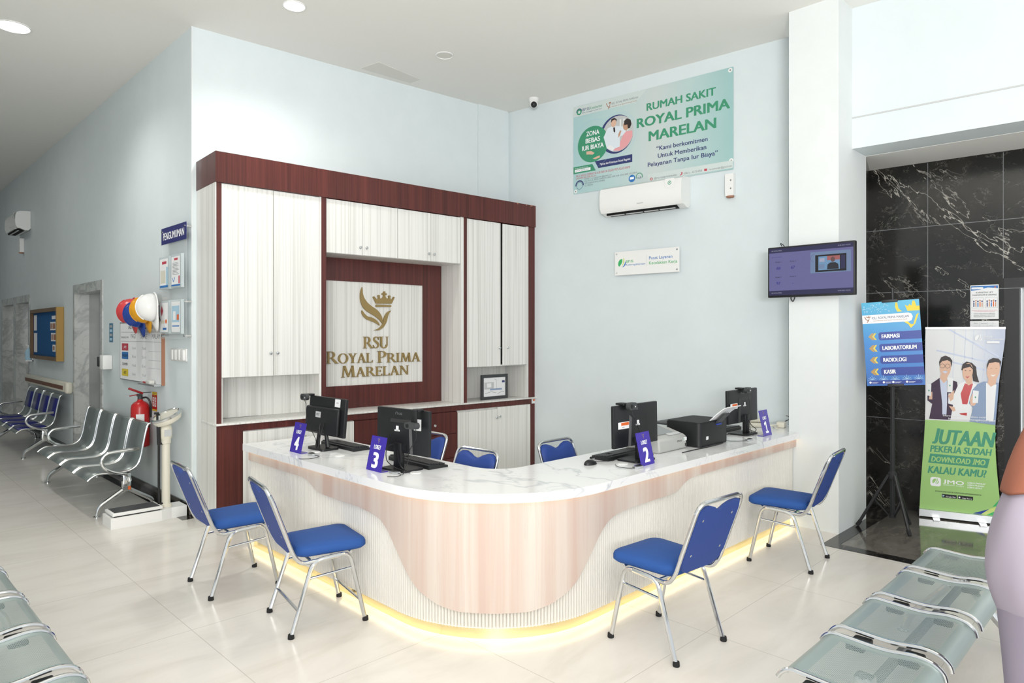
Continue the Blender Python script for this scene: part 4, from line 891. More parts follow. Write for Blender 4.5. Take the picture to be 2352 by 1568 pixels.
def monitor(label, loc, rz, kind, tag_=None, w=.50, extra=None):
    """local frame: the back of the screen faces -y"""
    t = thing('computer_monitor', label, 'monitor', loc, rz, 'black monitors seen from behind on the counter')
    tilt = Matrix.Translation((0, 0, .24))@Matrix.Rotation(math.radians(-5 if kind == 'hump' else -1), 4, 'X')@Matrix.Translation((0, 0, -.24))
    h0, h1 = .10, .378; W2 = w/2
    mb = MB().box(-W2, W2, -.004, .022, h0, h1, bev=.006)
    if kind == 'lg':                                     # shallow bevelled pyramid back with a flat middle
        e = [(-W2+.004, h0+.004), (W2-.004, h0+.004), (W2-.004, h1-.004), (-W2+.004, h1-.004)]
        a = [(-W2+.03, h0+.006), (W2-.03, h0+.006), (W2-.05, h1-.055), (-W2+.05, h1-.055)]; b = [(-.10, h0+.008), (.10, h0+.008), (.085, h1-.085), (-.085, h1-.085)]
        q4 = [(0, 1, 5, 4), (1, 2, 6, 5), (2, 3, 7, 6), (3, 0, 4, 7), (4, 5, 6, 7)]
        mb.add([(p[0], -.004, p[1]) for p in e]+[(p[0], -.013, p[1]) for p in a], q4)
        mb.add([(p[0]*1.12, -.013, h0+.006+(p[1]-h0-.008)*1.12) for p in b]+[(p[0], -.026, p[1]) for p in b], q4)
        mb.box(-.07, .07, -.036, -.02, .125, .16)
    else:
        mb.box(-W2+.003, W2-.05, -.032, -.003, h0+.006, h1-.075, bev=.012)
    o = mb.build('screen_back', 'monitor_black', t, ang=20); o.matrix_local = tilt
    mb = MB()
    if kind == 'lg': mb.rect(-.045, .02, .235, .275, -.0266, 1).rect(-.03, -.005, .238, .272, -.0270, 0).rect(-.043, .005, .238, .248, -.0270, 0).ring(-.045, .346, .008, .011, -.0100, 2, 18).text('LG', -.025, .340, .032, .013, -.0102, 2, bold=.01)
    else: mb.rect(-.10, -.025, .225, .268, -.0328, 3).rect(-.09, -.04, .25, .253, -.0332, 1).rect(-.09, -.05, .24, .243, -.0332, 1).rect(.115, .19, .315, .372, -.0047, 0).text('G4', .14, .34, .025, .012, -.0051, 1)
    o = mb.build('stickers', ['paper', 'text_black', 'mid_grey', 'light_grey', 'orange'], t, ang=0, kind='stuff'); o.matrix_local = tilt
    mb = MB()
    if tag_: mb.rrect(tag_[0], tag_[0]+.125, tag_[1], tag_[1]+.045, .005, -.0136, 0).rect(tag_[0]+.033, tag_[0]+.12, tag_[1]+.022, tag_[1]+.041, -.0140, 4).line([(tag_[0]+.04, tag_[1]+.012), (tag_[0]+.07, tag_[1]+.012)], .003, -.0140, 1)
    if extra == 'white': mb.rect(.12, .185, .255, .325, -.0140, 0)
    if mb.v: o = mb.build('inventory_tag' if tag_ else 'paper_note', ['paper', 'text_black', 'mid_grey', 'light_grey', 'orange'], t, ang=0); o.matrix_local = tilt
    if kind == 'lg':
        MB().box(-.035, .035, -.045, -.012, .01, .17, bev=.006).build('neck', 'black', t)
        MB().zprism(rr(-.11, .11, -.085, .085, .02), 0, .012).build('base', 'black', t, ang=30)
        cord([(-.03, -.03, .165), (-.075, -.06, .13), (-.06, -.075, .06), (.02, -.085, .03), (.08, -.075, .014)], .0028, t)
        cord([(.0, -.035, .15), (.03, -.06, .08), (.08, -.08, .04), (.10, -.05, .006)], .0028, t)
    else:
        for s in (-1, 1): MB().tube([(s*.075, -.03, .02), (s*.04, -.03, .15)], [.017, .012], 8).build('neck', 'black', t)
        MB().box(-.05, .05, -.04, .0, .10, .16, bev=.006).build('bracket', 'black', t)
        MB().zprism(rr(-.11, .11, -.10, .05, .03), 0, .016).build('base', 'black', t, ang=30)
        cord([(.0, -.05, .19), (.02, -.07, .12), (.05, -.09, .05), (.06, -.1, .02)], .003, t)
        cord([(.05, -.045, .20), (.03, -.06, .12), (.045, -.085, .04), (.06, -.1, .02)], .003, t)
    return t
monitor('black monitor at the left end with a white square sticker on its top right corner', (2.56, 4.50, ZT), -PI/2, 'hump', w=.515)
monitor('black monitor with a white paper under its webcam, at the middle of the left arm', (2.505, 3.475, ZT), -PI/2+.10, 'lg', extra='white', w=.48)
monitor('black monitor with an orange and white tag, left of the grey receipt printer', (3.80, 2.62, ZT), 0, 'lg', (-.222, .225), w=.505)
monitor('black monitor with an orange and white tag, between black printer and column', (5.42, 2.66, ZT), 0, 'lg', (-.245, .225), w=.53)

def webcam(label, loc, rz, drop, kind=0):
    t = thing('webcam', label, 'webcam', loc, rz, 'webcams clipped to the monitors')
    if kind == 0:
        MB().box(-.045, .02, -.02, .045, .0, .014, bev=.004).build('clip', 'black', t)
        o = MB().prism(rr(-.045, .045, -.03, .018, .023), -.052, -.024).build('housing', 'dark_grey', t, ang=40)
        o.location = (.02, 0, 0); lx, lz = .005, -.007
        MB().lathe([(.014, 0), (.013, .004)], 16, X=Matrix.Translation((lx, -.052, lz))@Matrix.Rotation(PI/2, 4, 'X')).build('lens', 'black', t)
        MB().ell(.045, -.01, .005, .005, -.0525).build('indicator', 'white', t, ang=0)
        st = (.02, -.04, -.03)
    else:
        MB().box(-.028, .028, -.02, .03, .0, .014, bev=.004).box(-.024, .024, -.034, -.02, -.07, .012, bev=.005).build('clip', 'black', t)
        MB().prism(rr(-.05, .05, -.10, -.062, .018), -.064, -.026).build('housing', 'dark_grey', t, ang=40)
        MB().lathe([(.013, 0), (.012, .004)], 16, X=Matrix.Translation((-.02, -.064, -.082))@Matrix.Rotation(PI/2, 4, 'X')).build('lens', 'black', t)
        st = (.035, -.045, -.10)
    cord([st]+drop, .0022, t, name='cord', n=5)
ZM = ZT+.379
webcam('small webcam sticking out over the left corner of the leftmost monitor', (2.535, 4.725, ZM-.002), -PI/2, [(.05, -.045, -.06), (.06, -.045, -.15), (.12, -.045, -.23), (.20, -.05, -.30), (.24, -.06, -.36)])
webcam('webcam hanging from the top right corner of the monitor behind the number 3', (2.493, 3.305, ZM-.004), -PI/2+.10, [(.05, -.06, -.16), (.0, -.065, -.23), (-.01, -.07, -.30), (-.02, -.10, -.372)], 1)
webcam('round faced webcam on the top left of the monitor behind the number 2', (3.665, 2.615, ZM), 0, [(.03, -.05, -.08), (.07, -.055, -.15), (.10, -.055, -.20)])
webcam('small webcam on the top of the monitor beside the white column', (5.40, 2.655, ZM), 0, [(.03, -.05, -.1), (.035, -.05, -.22), (-.02, -.08, -.32), (-.05, -.12, -.372)])

def make_keyboard(label, loc, rz):
    t = thing('keyboard', label, 'keyboard', loc, rz, 'black keyboards on the counter')
    MB().prism([(-.075, 0), (.075, 0), (.075, .024), (.068, .028), (-.07, .014), (-.075, .010)], -.23, .23, X=Matrix.Rotation(PI/2, 4, 'Z')).build('case', 'black', t, ang=30)
    mb = MB()
    for r in range(6):
        for c in range(20):
            if c in (14, 15) and r in (2, 3): continue
            x = -.215+c*.0222; yv = -.060+r*.0215
            z = .0155+(yv+.07)*.10
            mb.box(x, x+.019, yv, yv+.0175, z-.004, z+.008)
    mb.build('keys', 'key_black', t, ang=0, kind='stuff')
    return t
# local: x along the keys, +y away from the typist
kb = make_keyboard('black keyboard behind the leftmost monitor', (2.70, 4.46, ZT), PI/2)
dup(kb, (2.69, 3.565, ZT), PI/2-.04, 'black keyboard behind the monitor of the number 3')
dup(kb, (3.845, 2.80, ZT), PI+.03, 'black keyboard beside the mouse, behind the number 2')
dup(kb, (5.44, 2.87, ZT), PI, 'black keyboard behind the monitor next to the column')
t = thing('computer_mouse', 'black computer mouse left of the keyboard on the right arm of the counter', 'mouse', (3.462, 2.742, ZT), .1)
bm = bmesh.new(); bmesh.ops.create_uvsphere(bm, u_segments=24, v_segments=14, radius=1)
for v in bm.verts: v.co = (v.co.x*.058, v.co.y*.033, max(0, v.co.z)*.031*(1-.25*v.co.x))
MB().bm(bm).build('shell', 'black', t, ang=60)
MB().box(.02, .05, -.003, .003, .026, .033, bev=.002).build('scroll_wheel', 'mid_grey', t)
cord([(.055, 0, .012), (.11, -.02, .006), (.16, -.045, .004), (.20, -.06, .004)], .0022, t, name='cord')
def scanner(label, loc, rz, drop):
    t = thing('fingerprint_reader', label, 'fingerprint reader', loc, rz, 'small fingerprint readers on the counter')
    MB().box(-.036, .036, -.019, .019, 0, .014, bev=.004).build('body', 'aluminium', t)
    MB().box(-.004, .032, -.015, .015, .012, .018, bev=.003).build('sensor', 'black', t)
    cord([(-.036, 0, .007)]+drop, .002, t, name='cord')
scanner('fingerprint reader beside the number 4 sign', (2.345, 4.31, ZT), -PI/2+PI, [(-.09, .0, .004), (-.12, .08, .004), (-.07, .14, .004)])
scanner('fingerprint reader beside the number 3 sign', (2.395, 3.40, ZT), -PI/2+PI, [(-.08, .01, .004), (-.09, .07, .004), (-.05, .09, .004)])
scanner('fingerprint reader touching the foot of the number 2 sign', (3.575, 2.452, ZT), 0, [(-.06, .03, .004), (-.07, .1, .004), (-.02, .16, .004)])
scanner('fingerprint reader between the black printer and the number 1 sign', (5.11, 2.455, ZT), 0, [(-.09, .03, .004), (-.15, .10, .004), (-.12, .18, .004)])
for i, (x, y, lab) in enumerate(((2.43, 4.42, 'white round cable cap by the number 4 sign'), (2.47, 4.16, 'white round cable cap right of the leftmost monitor base'), (2.50, 3.33, 'white round cable cap right of the monitor base near the number 3'), (5.25, 2.53, 'white round cable cap beside the number 1 sign'), (3.62, 2.60, 'white round cable cap left of the number 2 sign'))):
    tag(MB().lathe([(.035, 0), (.034, .003)], 20).build('cable_cap', 'white', None, (x, y, ZT)), lab, 'cable cap', 'white cable caps in the counter')

# grey receipt printer
t = thing('receipt_printer', 'light grey dot matrix receipt printer with white paper at its back', 'printer', (4.275, 2.775, ZT), 0)
prof = [(-.145, .0), (-.15, .02), (-.145, .095), (-.125, .105), (.0, .14), (.05, .145), (.14, .13), (.145, .0)]
n = len(prof); mb = MB()
v = [(-.185, p[0], p[1]) for p in prof]+[(.185, p[0], p[1]) for p in prof]
mb.add(v, [tuple(range(n)), tuple(range(2*n-1, n-1, -1))]+[(i, i+n, (i+1) % n+n, (i+1) % n) for i in range(n)])
o = mb.build('body', 'printer_grey', t, ang=25)
bv = o.modifiers.new('b', 'BEVEL'); bv.width = .012; bv.segments = 2; bv.limit_method = 'ANGLE'; bv.angle_limit = .6
Xs = Matrix.Rotation(math.atan2(.035, .125), 4, 'X')
MB().box(-.17, .10, -.03, .11, 0, .004, X=Matrix.Translation((0, -.06, .1255))@Xs).build('smoked_cover', 'smoke', t, ang=0)
MB().box(-.06, .10, -.035, -.005, .0, .003, X=Matrix.Translation((.05, -.085, .1195))@Xs).build('button_panel', 'light_grey', t, ang=0)
MB().text('EPSON', .05, .058, .06, .014, -.1504, 0).rect(.135, .18, .06, .085, -.1503, 1).rect(.14, .147, .065, .08, -.1506, 2).rect(.157, .17, .018, .04, -.1503, 0).build('markings', ['text_black', 'paper', 'teal_text'], t, ang=0, kind='stuff')
v = []
for i in range(13): a = PI*.05+PI*.75*i/12; v += [(-.17, .08+.05*math.cos(a), .115+.085*math.sin(a)), (.02, .08+.05*math.cos(a), .115+.085*math.sin(a))]
MB().add(v, [(2*i, 2*i+1, 2*i+3, 2*i+2) for i in range(12)]).build('paper', 'paper', t)
# black inkjet
t = thing('inkjet_printer', 'large black printer with a white paper stack leaning out of its feeder', 'printer', (4.725, 2.705, ZT), 0)
MB().zprism(rr(-.205, .205, -.155, .145, .035, 6), .004, .178).build('body', 'black', t, ang=30)
MB().zprism(rr(-.20, .20, -.15, .14, .035, 6), .178, .186).build('scanner_lid', 'black_matte', t, ang=30)
MB().box(.135, .212, -.15, -.11, .0, .19, bev=.006).build('side_panel', 'black_matte', t)
MB().box(-.15, .10, .14, .30, .135, .15, bev=.003).build('output_tray', 'dark_grey', t)
MB().rect(-.12, -.085, .052, .077, -.1556).build('label_sticker', 'paper', t, ang=0)
def bent(x0, x1, pts, th=.006):
    v = []; k = len(pts); f = []
    for y, z in pts: v += [(x0, y, z), (x1, y, z), (x0, y+th*.7, z+th*.7), (x1, y+th*.7, z+th*.7)]
    for i in range(k-1):
        o = 4*i; f += [(o, o+1, o+5, o+4), (o+2, o+6, o+7, o+3), (o, o+4, o+6, o+2), (o+1, o+3, o+7, o+5)]
    f += [(0, 2, 3, 1), (4*k-4, 4*k-3, 4*k-1, 4*k-2)]
    return MB().add(v, f)
bent(-.03, .18, [(-.09, .14), (-.15, .195), (-.205, .245), (-.25, .28), (-.285, .295)]).build('paper_stack', 'paper', t)
bent(.03, .115, [(-.135, .155), (-.175, .20), (-.215, .24)], .012).build('paper_guide', 'dark_grey', t).location = (0, -.012, -.006)
MB().box(.03, .10, -.165, -.145, .150, .16).build('guide_clip', 'usb_blue', t)
cord([(.2, -.12, .01), (.10, -.17, .004), (-.15, -.178, .004), (-.3, -.17, .004), (-.48, -.17, .004)], .0035, t, name='power_cord')
cord([(.215, -.05, .03), (.27, -.06, .02), (.36, -.02, .06), (.45, .02, .02), (.55, .03, .02)], .0035, t)
cord([(.215, -.07, .02), (.28, -.1, .01), (.38, -.05, .05), (.48, .0, .015), (.56, .0, .01)], .0035, t)
# odds and ends near the column
t = thing('telephone', 'white desk telephone and its base in the corner beside the column', 'telephone', (5.98, 2.80, ZT), .4)
MB().box(-.10, .10, -.08, .08, 0, .04, bev=.01).build('base', 'cream', t)
MB().box(-.09, -.03, -.09, .09, .045, .075, bev=.012).build('handset', 'cream', t)
MB().box(.0, .08, -.05, .05, .038, .045).build('keypad', 'light_grey', t)
t = thing('power_adapter', 'cream power adapter with white cables piled against the wall by the column', 'adapter', (6.05, 2.60, ZT), .2)
MB().box(-.05, .05, -.035, .035, 0, .05, bev=.008).build('body', 'cream', t)
cord([(.05, 0, .03), (.09, .03, .02), (.03, .07, .01), (-.10, .05, .02), (-.18, .0, .01)], .005, t, 'cream')
cord([(-.05, .02, .02), (-.12, .04, .03), (-.2, .1, .02), (-.28, .08, .01)], .006, t, 'cream')
cord([(.05, -.02, .05), (.10, -.06, .075), (.16, -.04, .08), (.2, .0, .085)], .004, t, 'dark_grey')
t = tag(MB().box(-.06, .06, -.04, .04, 0, .06, bev=.004).build('tissue_box', 'pink_box', None, (5.40, 2.965, ZT)), 'small pink box behind the monitor beside the column', 'box')

# ------------------------------------------------------------------ chairs
def rnd(pts, r, n=5):                                   # polyline with rounded corners
    P = [Vector(p) for p in pts]; out = [P[0]]
    for i in range(1, len(P)-1):
        a = (P[i-1]-P[i]); b = (P[i+1]-P[i]); rr_ = min(r, a.length*.48, b.length*.48)
        A = P[i]+a.normalized()*rr_; B = P[i]+b.normalized()*rr_
        for k in range(n+1): q = k/n; out.append((1-q)**2*A+2*q*(1-q)*P[i]+q*q*B)
    out.append(P[-1]); return out
def cushion(x0, x1, y0, y1, z0, z1, taper, m, name, par, dome=.012):
    """upholstered pad, rounded outline, narrower at the back"""
    mb = MB(); out = rr(-1, 1, -1, 1, .32, 7); rings = []
    lev = [(.94, z0), (1.0, z0+.012), (1.0, z1-.022), (.975, z1-.009), (.92, z1), (.6, z1+dome*.7), (.25, z1+dome)]
    v = []; n = len(out)
    for k, z in lev:
        for a, b in out:
            yy = (y0+y1)/2+b*k*(y1-y0)/2; q = (yy-y0)/(y1-y0); hw = (x1-x0)/2*(1-taper*(1-q))
            v.append(((x0+x1)/2+a*k*hw, yy, z))
    f = [tuple(range(n-1, -1, -1))]
    for i in range(len(lev)-1):
        for j in range(n): f.append((i*n+j, i*n+(j+1) % n, (i+1)*n+(j+1) % n, (i+1)*n+j))
    f.append(tuple((len(lev)-1)*n+j for j in range(n)))
    return mb.add(v, f).build(name, m, par, ang=50)
def make_chair(label, loc, rz, rungs=False, group='blue padded chrome chairs'):
    t = thing('visitor_chair', label, 'chair', loc, rz, group)
    tr = .0125
    lean = .15; zb_, zt = .395, .822; yb0, yt = .035, -.125      # back uprights: bottom and top
    def yat(z): return yb0+(yt-yb0)*(z-zb_)/(zt-zb_)
    # two side frames, each bent from one tube: rear leg, seat rail, front leg
    for s in (-1, 1):
        p = rnd([(s*.213, .0, .0), (s*.200, .125, .392), (s*.200, .335, .404), (s*.212, .425, .0)], .055, 6)
        cut = len(p)//2
        MB().tube(p[:cut+1], tr, 10).build('leg', 'chrome', t); MB().tube(p[cut:], tr, 10).build('leg', 'chrome', t)
        for a in (p[0], p[-1]): MB().lathe([(.017, 0), (.018, .004), (.0165, .024)], 12, X=Matrix.Translation((a.x, a.y, 0))).build('foot_cap', 'rubber', t)
        MB().tube([(s*.203, .095, .30), (s*.203, .362, .318)], .007, 8).build('stretcher', 'chrome', t)
    if rungs:
        MB().tube([(-.208, .043, .135), (.208, .043, .135)], .009, 8).build('rung', 'chrome', t); MB().tube([(-.209, .403, .115), (.209, .403, .115)], .007, 8).build('rung', 'chrome', t)
    q = [(-.196, .175, .392), (-.196, .06, .386), (-.198, yat(.44), .44), (-.198, yat(zt), zt), (.198, yat(zt), zt), (.198, yat(.44), .44), (.196, .06, .386), (.196, .175, .392)]
    MB().tube(rnd(q, .062, 7), .0115, 10).build('back_frame', 'chrome', t)
    MB().tube([(-.196, .115, .395), (.196, .115, .395)], .008, 8).tube([(-.196, .345, .405), (.196, .345, .405)], .008, 8).build('seat_support', 'chrome', t)
    # back panel with the notch in its upper edge
    z0 = .435
    out = [(-.115, z0+.002), (.115, z0+.002), (.165, z0+.03), (.186, z0+.075), (.186, zt-.075), (.172, zt-.035), (.145, zt-.020), (.105, zt-.020), (.06, zt-.034), (.03, zt-.050), (0, zt-.058), (-.03, zt-.050), (-.06, zt-.034), (-.105, zt-.020), (-.145, zt-.020), (-.172, zt-.035), (-.186, zt-.075), (-.186, z0+.075), (-.165, z0+.03)]
    n = len(out); cz0 = (z0+zt)/2; v = []
    for d, k in ((-.010, 1.0), (.006, 1.0), (.020, .94), (.024, .8)):
        for x, z in out: zz = cz0+(z-cz0)*k; v.append((x*k, yat(zz)+d, zz))
    f = [tuple(range(n))]+[(i*n+j, (i+1)*n+j, (i+1)*n+(j+1) % n, i*n+(j+1) % n) for i in range(3) for j in range(n)]+[tuple(3*n+j for j in range(n-1, -1, -1))]
    MB().add(v, f, 0).build('backrest', 'blue_back', t, ang=40)
    mb = MB()
    for x, z in ((-.13, .725), (.13, .725), (-.13, .535), (.13, .535)): mb.ell(x, z, .007, .007, 0, 0, 12)
    mb.v = [(x, yat(z)-.0112, z) for x, y, z in mb.v]
    mb.build('screws', 'chrome', t, ang=0, kind='stuff')
    cushion(-.205, .205, .045, .45, .412, .468, .13, 'blue_fabric', 'seat', t)
    return t
def place(fr, fl, rr2, rl):                              # from foot points: rear-left, rear-right, front-left, front-right (plan)
    pass
def chair_at(rear, front): return (rear[0], rear[1], 0), math.atan2(front[1]-rear[1], front[0]-rear[0])-PI/2
c = make_chair('blue padded chrome chair at the far left end of the counter, near the corner', *chair_at((1.655, 4.49), (2.108, 4.459)))
l, r = chair_at((3.16, 1.78), (3.188, 2.172)); dup(c, l, r, 'blue chrome chair right of the counter curve, in front of number 2')
l, r = chair_at((4.947, 1.854), (4.90, 2.298)); dup(c, l, r, 'blue chrome chair beside the white column, in front of number 1')
l, r = chair_at((1.778, 3.639), (2.208, 3.56)); make_chair('blue chrome chair with low rungs between its legs, in front of number 3', l, r, True)
G2 = 'blue chairs behind the counter'
dup(c, (3.40, 4.46, 0), PI/2, 'blue chair behind the counter, partly hidden by the monitor of number 3', G2)
dup(c, (3.13, 3.585, 0), PI/2+.08, 'blue chair in the middle behind the counter curve', G2)
dup(c, (3.955, 3.36, 0), PI, 'blue chair behind the right arm of the counter, against the pale wall', G2)

# ------------------------------------------------------------------ waiting benches
def shell(prof, x0, x1, th, mi_name, name, par, perf=False, nx=2):
    P = bez([(0, p[0], p[1]) for p in prof], 6); n = len(P); v = []; uv = []; L = 0; f = []
    for i in range(n):
        if i: L += (P[i]-P[i-1]).length
        a = P[max(i-1, 0)]; b = P[min(i+1, n-1)]; d = (b-a).normalized(); nn = Vector((0, -d.z, d.y))
        for k in range(nx+1):
            x = x0+(x1-x0)*k/nx; v.append((x, P[i].y, P[i].z)); uv.append((x-x0, L))
    for i in range(n-1):
        for k in range(nx): o = i*(nx+1)+k; f.append((o, o+1, o+nx+2, o+nx+1))
    mb = MB().add(v, f); mb.uv = uv
    o = mb.build(name, mi_name, par, ang=60)
    if not perf:
        s = o.modifiers.new('s', 'SOLIDIFY'); s.thickness = th; s.offset = -1
    return o
PF = [(.0, .343), (.035, .372), (.09, .392), (.22, .386), (.33, .392), (.395, .43), (.428, .50), (.447, .60), (.468, .71), (.490, .795), (.515, .812)]
def back_bench(label, loc, rz, L, n, pads):
    t = thing('waiting_bench', label, 'bench', loc, rz, 'rows of steel waiting seats along the corridor wall')
    p = L/n; tubeP = [(0, q[0], q[1]) for q in PF]
    for i in range(n):
        x0, x1 = i*p+.022, (i+1)*p-.022
        s = shell(PF, x0, x1, .003, 'seat_steel', 'seat', t)
        for x in (x0, x1): MB().tube([(x, q.y, q.z) for q in bez(tubeP, 5)], .0095, 8).build('edge_tube', 'chrome', s)
        if pads:
            o = shell([(.03, .385), (.09, .404), (.22, .399), (.34, .405)], x0+.03, x1-.03, .018, 'blue_vinyl', 'seat_pad', t)
            o = shell([(.424, .53), (.438, .60), (.458, .70), (.474, .765)], x0+.03, x1-.03, .018, 'blue_vinyl', 'back_pad', t)
    MB().box(.05, L-.05, .27, .33, .295, .345, bev=.008).build('beam', 'dark_grey', t)
    for x in (.07, L-.07):
        lg = MB().box(x-.03, x+.03, .285, .36, .20, .37, bev=.015).build('leg_post', 'chrome', t)
        MB().tube(rnd([(x, .32, .225), (x, .10, .085), (x, .085, .0)], .05), [.026, .024, .022, .02, .019, .018, .017, .017][:len(rnd([(x, .32, .225), (x, .10, .085), (x, .085, .0)], .05))], 10).build('leg', 'chrome', t)
        MB().tube(rnd([(x, .33, .225), (x, .55, .085), (x, .565, .0)], .05), .019, 10).build('leg', 'chrome', t)
        for y in (.085, .565): MB().lathe([(.03, 0), (.03, .008), (.012, .016)], 14, X=Matrix.Translation((x, y, 0))).build('glide', 'chrome', t)
    for x in (.0, L):
        MB().tube(bez([(x-.0, .335, .30), (x, .31, .36), (x, .21, .395), (x, .135, .44), (x, .105, .505), (x, .135, .56), (x, .20, .578), (x, .41, .588)], 6), .016, 10).build('armrest', 'chrome', t)
    if not pads: MB().box(L-.04, L-.033, .33, .35, .215, .245).build('sticker', 'orange', t, ang=0)
back_bench('four seat grey steel bench with chrome arms in front of the fire extinguisher', (1.57, 9.0, 0), -PI/2, 2.14, 4, False)
back_bench('far four seat steel bench with dark blue cushions along the corridor wall', (1.66, 12.95, 0), -PI/2, 2.14, 4, True)
PB = [(.006, .360), (.016, .388), (.05, .413), (.11, .421), (.22, .409), (.35, .415), (.405, .416), (.435, .40), (.452, .376)]
def flat_bench(label, loc, rz, n, pitch, w):
    t = thing('backless_bench', label, 'bench', loc, rz, 'backless perforated steel benches in the foreground')
    for i in range(n):
        x0 = i*pitch; x1 = x0+w
        s = shell(PB, x0, x1, .003, 'perforated_steel', 'seat', t, True)
        for x in (x0, x1): MB().tube([(x, q.y, q.z+.003) for q in bez([(0, q[0], q[1]) for q in PB], 5)], .009, 10).build('edge_tube', 'chrome', s)
    L = (n-1)*pitch+w
    MB().box(.06, L-.06, .215, .24, .285, .33, bev=.008).build('beam', 'mid_grey', t)
    for i in range(n):
        for y in (.13, .32):
            for x in ((i*pitch-.03, i*pitch+.016), (i*pitch+w-.016, i*pitch+w+.03)): MB().box(x[0], x[1], y-.035, y+.035, .376, .40, bev=.008).build('bracket', 'black', t)
    for x in (.25, L-.25):
        MB().box(x-.03, x+.03, .195, .265, .29, .375, bev=.012).build('leg_post', 'chrome', t)
        for s in (-1, 1):
            MB().tube(rnd([(x, .225+s*.05, .31), (x, .225+s*.24, .09), (x, .225+s*.27, .0)], .05), .02, 10).build('leg', 'chrome', t)
            MB().lathe([(.03, 0), (.03, .008), (.012, .016)], 14, X=Matrix.Translation((x, .225+s*.27, 0))).build('glide', 'chrome', t)
flat_bench('backless grey perforated bench in the right foreground beside the standing person', (2.474, .625, 0), 0, 4, .517, .425)
flat_bench('backless grey perforated bench cut off by the left edge of the photo', (.665, 2.42, 0), PI/2+.012, 5, .517, .43)

# ------------------------------------------------------------------ along the corridor wall
def lw(y, z=0., b=0.): return (C0[0]-b, y, z)
t = thing('weighing_scale', 'cream upright scale with a round chrome dial on a long white platform', 'scale', (2.1, 6.51, 0), 0)
MB().zprism([(-.47, -.115), (-.07, -.115), (.02, -.085), (.15, -.085), (.15, .11), (-.07, .13), (-.47, .13)], .0, .095).build('base', 'white', t, ang=0)
MB().box(-.455, -.06, -.11, .125, .105, .13, bev=.004).build('platform', 'white', t)
MB().box(-.435, -.08, -.09, .105, .13, .133).build('rubber_mat', 'dark_grey', t, ang=0)
MB().box(-.44, -.08, -.10, .115, .095, .106).build('gap', 'black', t, ang=0)
MB().lathe([(.05, .095), (.05, .115), (.036, .125), (.034, .66), (.042, .665), (.042, .70), (.052, .72), (.052, .80), (.04, .83), (.03, .84)], 20).build('column', 'cream', t)
MB().box(-.03, .03, -.0525, -.050, .73, .79).build('rating_plate', 'light_grey', t, ang=0)
X = Matrix.Translation((.01, -.0, .895))@Matrix.Rotation(-.42, 4, 'Y')@Matrix.Rotation(.05, 4, 'X')
hd = MB().lathe([(.05, -.06), (.11, -.035), (.123, -.01), (.125, .012), (.122, .02)], 36).build('dial_housing', 'cream', t); hd.matrix_local = X
o = MB().lathe([(.124, .005), (.129, .008), (.129, .026), (.118, .034), (.108, .030), (.108, .012)], 36).build('bezel', 'chrome', t); o.matrix_local = X
o = MB().lathe([(.11, .012), (.11, .014)], 36).build('dial_face', 'gauge', t); o.matrix_local = X
mb = MB()
for k in range(40): a = 2*PI*k/40; r0 = .09 if k % 5 else .078; mb.box(-.0025, .0025, r0, .106, .0142, .0150, X=Matrix.Rotation(a, 4, 'Z'))
mb.box(-.002, .002, -.02, .085, .0152, .017, X=Matrix.Rotation(.6, 4, 'Z'))
o = mb.build('dial_marks', 'text_black', t, ang=0, kind='stuff'); o.matrix_local = X
o = MB().lathe([(.112, .027), (.112, .029)], 36).build('glass', 'glass_dial', t); o.matrix_local = X
MB().tube([(-.062, -.01, .10), (-.062, -.01, .93)], .011, 10).tube([(-.062, -.01, .66), (-.068, -.01, .93)], .017, 10).tube([(-.062, -.01, .94), (-.10, -.01, .94)], .010, 8).tube([(-.06, -.01, .665), (-.02, -.01, .665)], .009, 8).tube([(-.06, -.01, .13), (-.02, -.01, .13)], .009, 8).build('height_rod', 'black', t)
MB().tube([(-.0635, -.022, .83), (-.0635, -.022, .92)], .008, 8).build('rod_sleeve', 'light_grey', t)
t = thing('fire_extinguisher', 'red fire extinguisher hung on the corridor wall above the steel bench', 'extinguisher', lw(7.52, .50, .092), 0)
MB().lathe([(.06, 0), (.084, .012), (.085, .03), (.085, .40), (.078, .43), (.055, .455), (.03, .468), (.02, .49)], 28).build('cylinder', 'red', t)
MB().lathe([(.0856, .20), (.0856, .212)], 28).build('strap', 'black', t)
MB().lathe([(.024, .485), (.024, .52), (.012, .525)], 14).box(-.03, .02, -.012, .012, .515, .54).build('valve', 'dark_grey', t)
MB().box(-.12, .025, -.016, .016, -.004, .018, bev=.006, X=Matrix.Translation((-.0, 0, .545))@Matrix.Rotation(.42, 4, 'Y')).box(-.10, .01, -.010, .010, .0, .01, bev=.004, X=Matrix.Translation((.0, 0, .53))@Matrix.Rotation(-.12, 4, 'Y')).build('lever', 'red_dark', t)
MB().tube(bez([(.02, -.02, .50), (.05, -.05, .50), (.075, -.07, .44), (.086, -.05, .3)], 6), .009, 8).build('hose', 'black', t)
MB().tube([(.02, 0, .55), (.10, -.05, .555)], .004, 6).box(.094, .102, -.06, -.045, .53, .60).build('wall_hook', 'dark_grey', t)
v = []; 
for i in range(9): a = -2.3+.9*i/8; v += [(.0862*math.cos(a), .0862*math.sin(a), .24), (.0862*math.cos(a), .0862*math.sin(a), .34)]
MB().add(v, [(2*i, 2*i+2, 2*i+3, 2*i+1) for i in range(8)]).build('inspection_tag', 'paper', t)
WL = -PI/2                                              # local x towards the camera end, y into the wall
def wallthing(name, label, cat, y0, b=.002, group=None): return thing(name, label, cat, (C0[0]-b, y0, 0), WL, group)
t = wallthing('safety_sign', 'narrow red and yellow fire extinguisher instruction sign beside the extinguisher', 'sign', 7.455-.0)
t.location.y = 7.44-.0
MB().box(0, .14, -.002, 0, .87, 1.062).build('plate', 'red', t, ang=0)
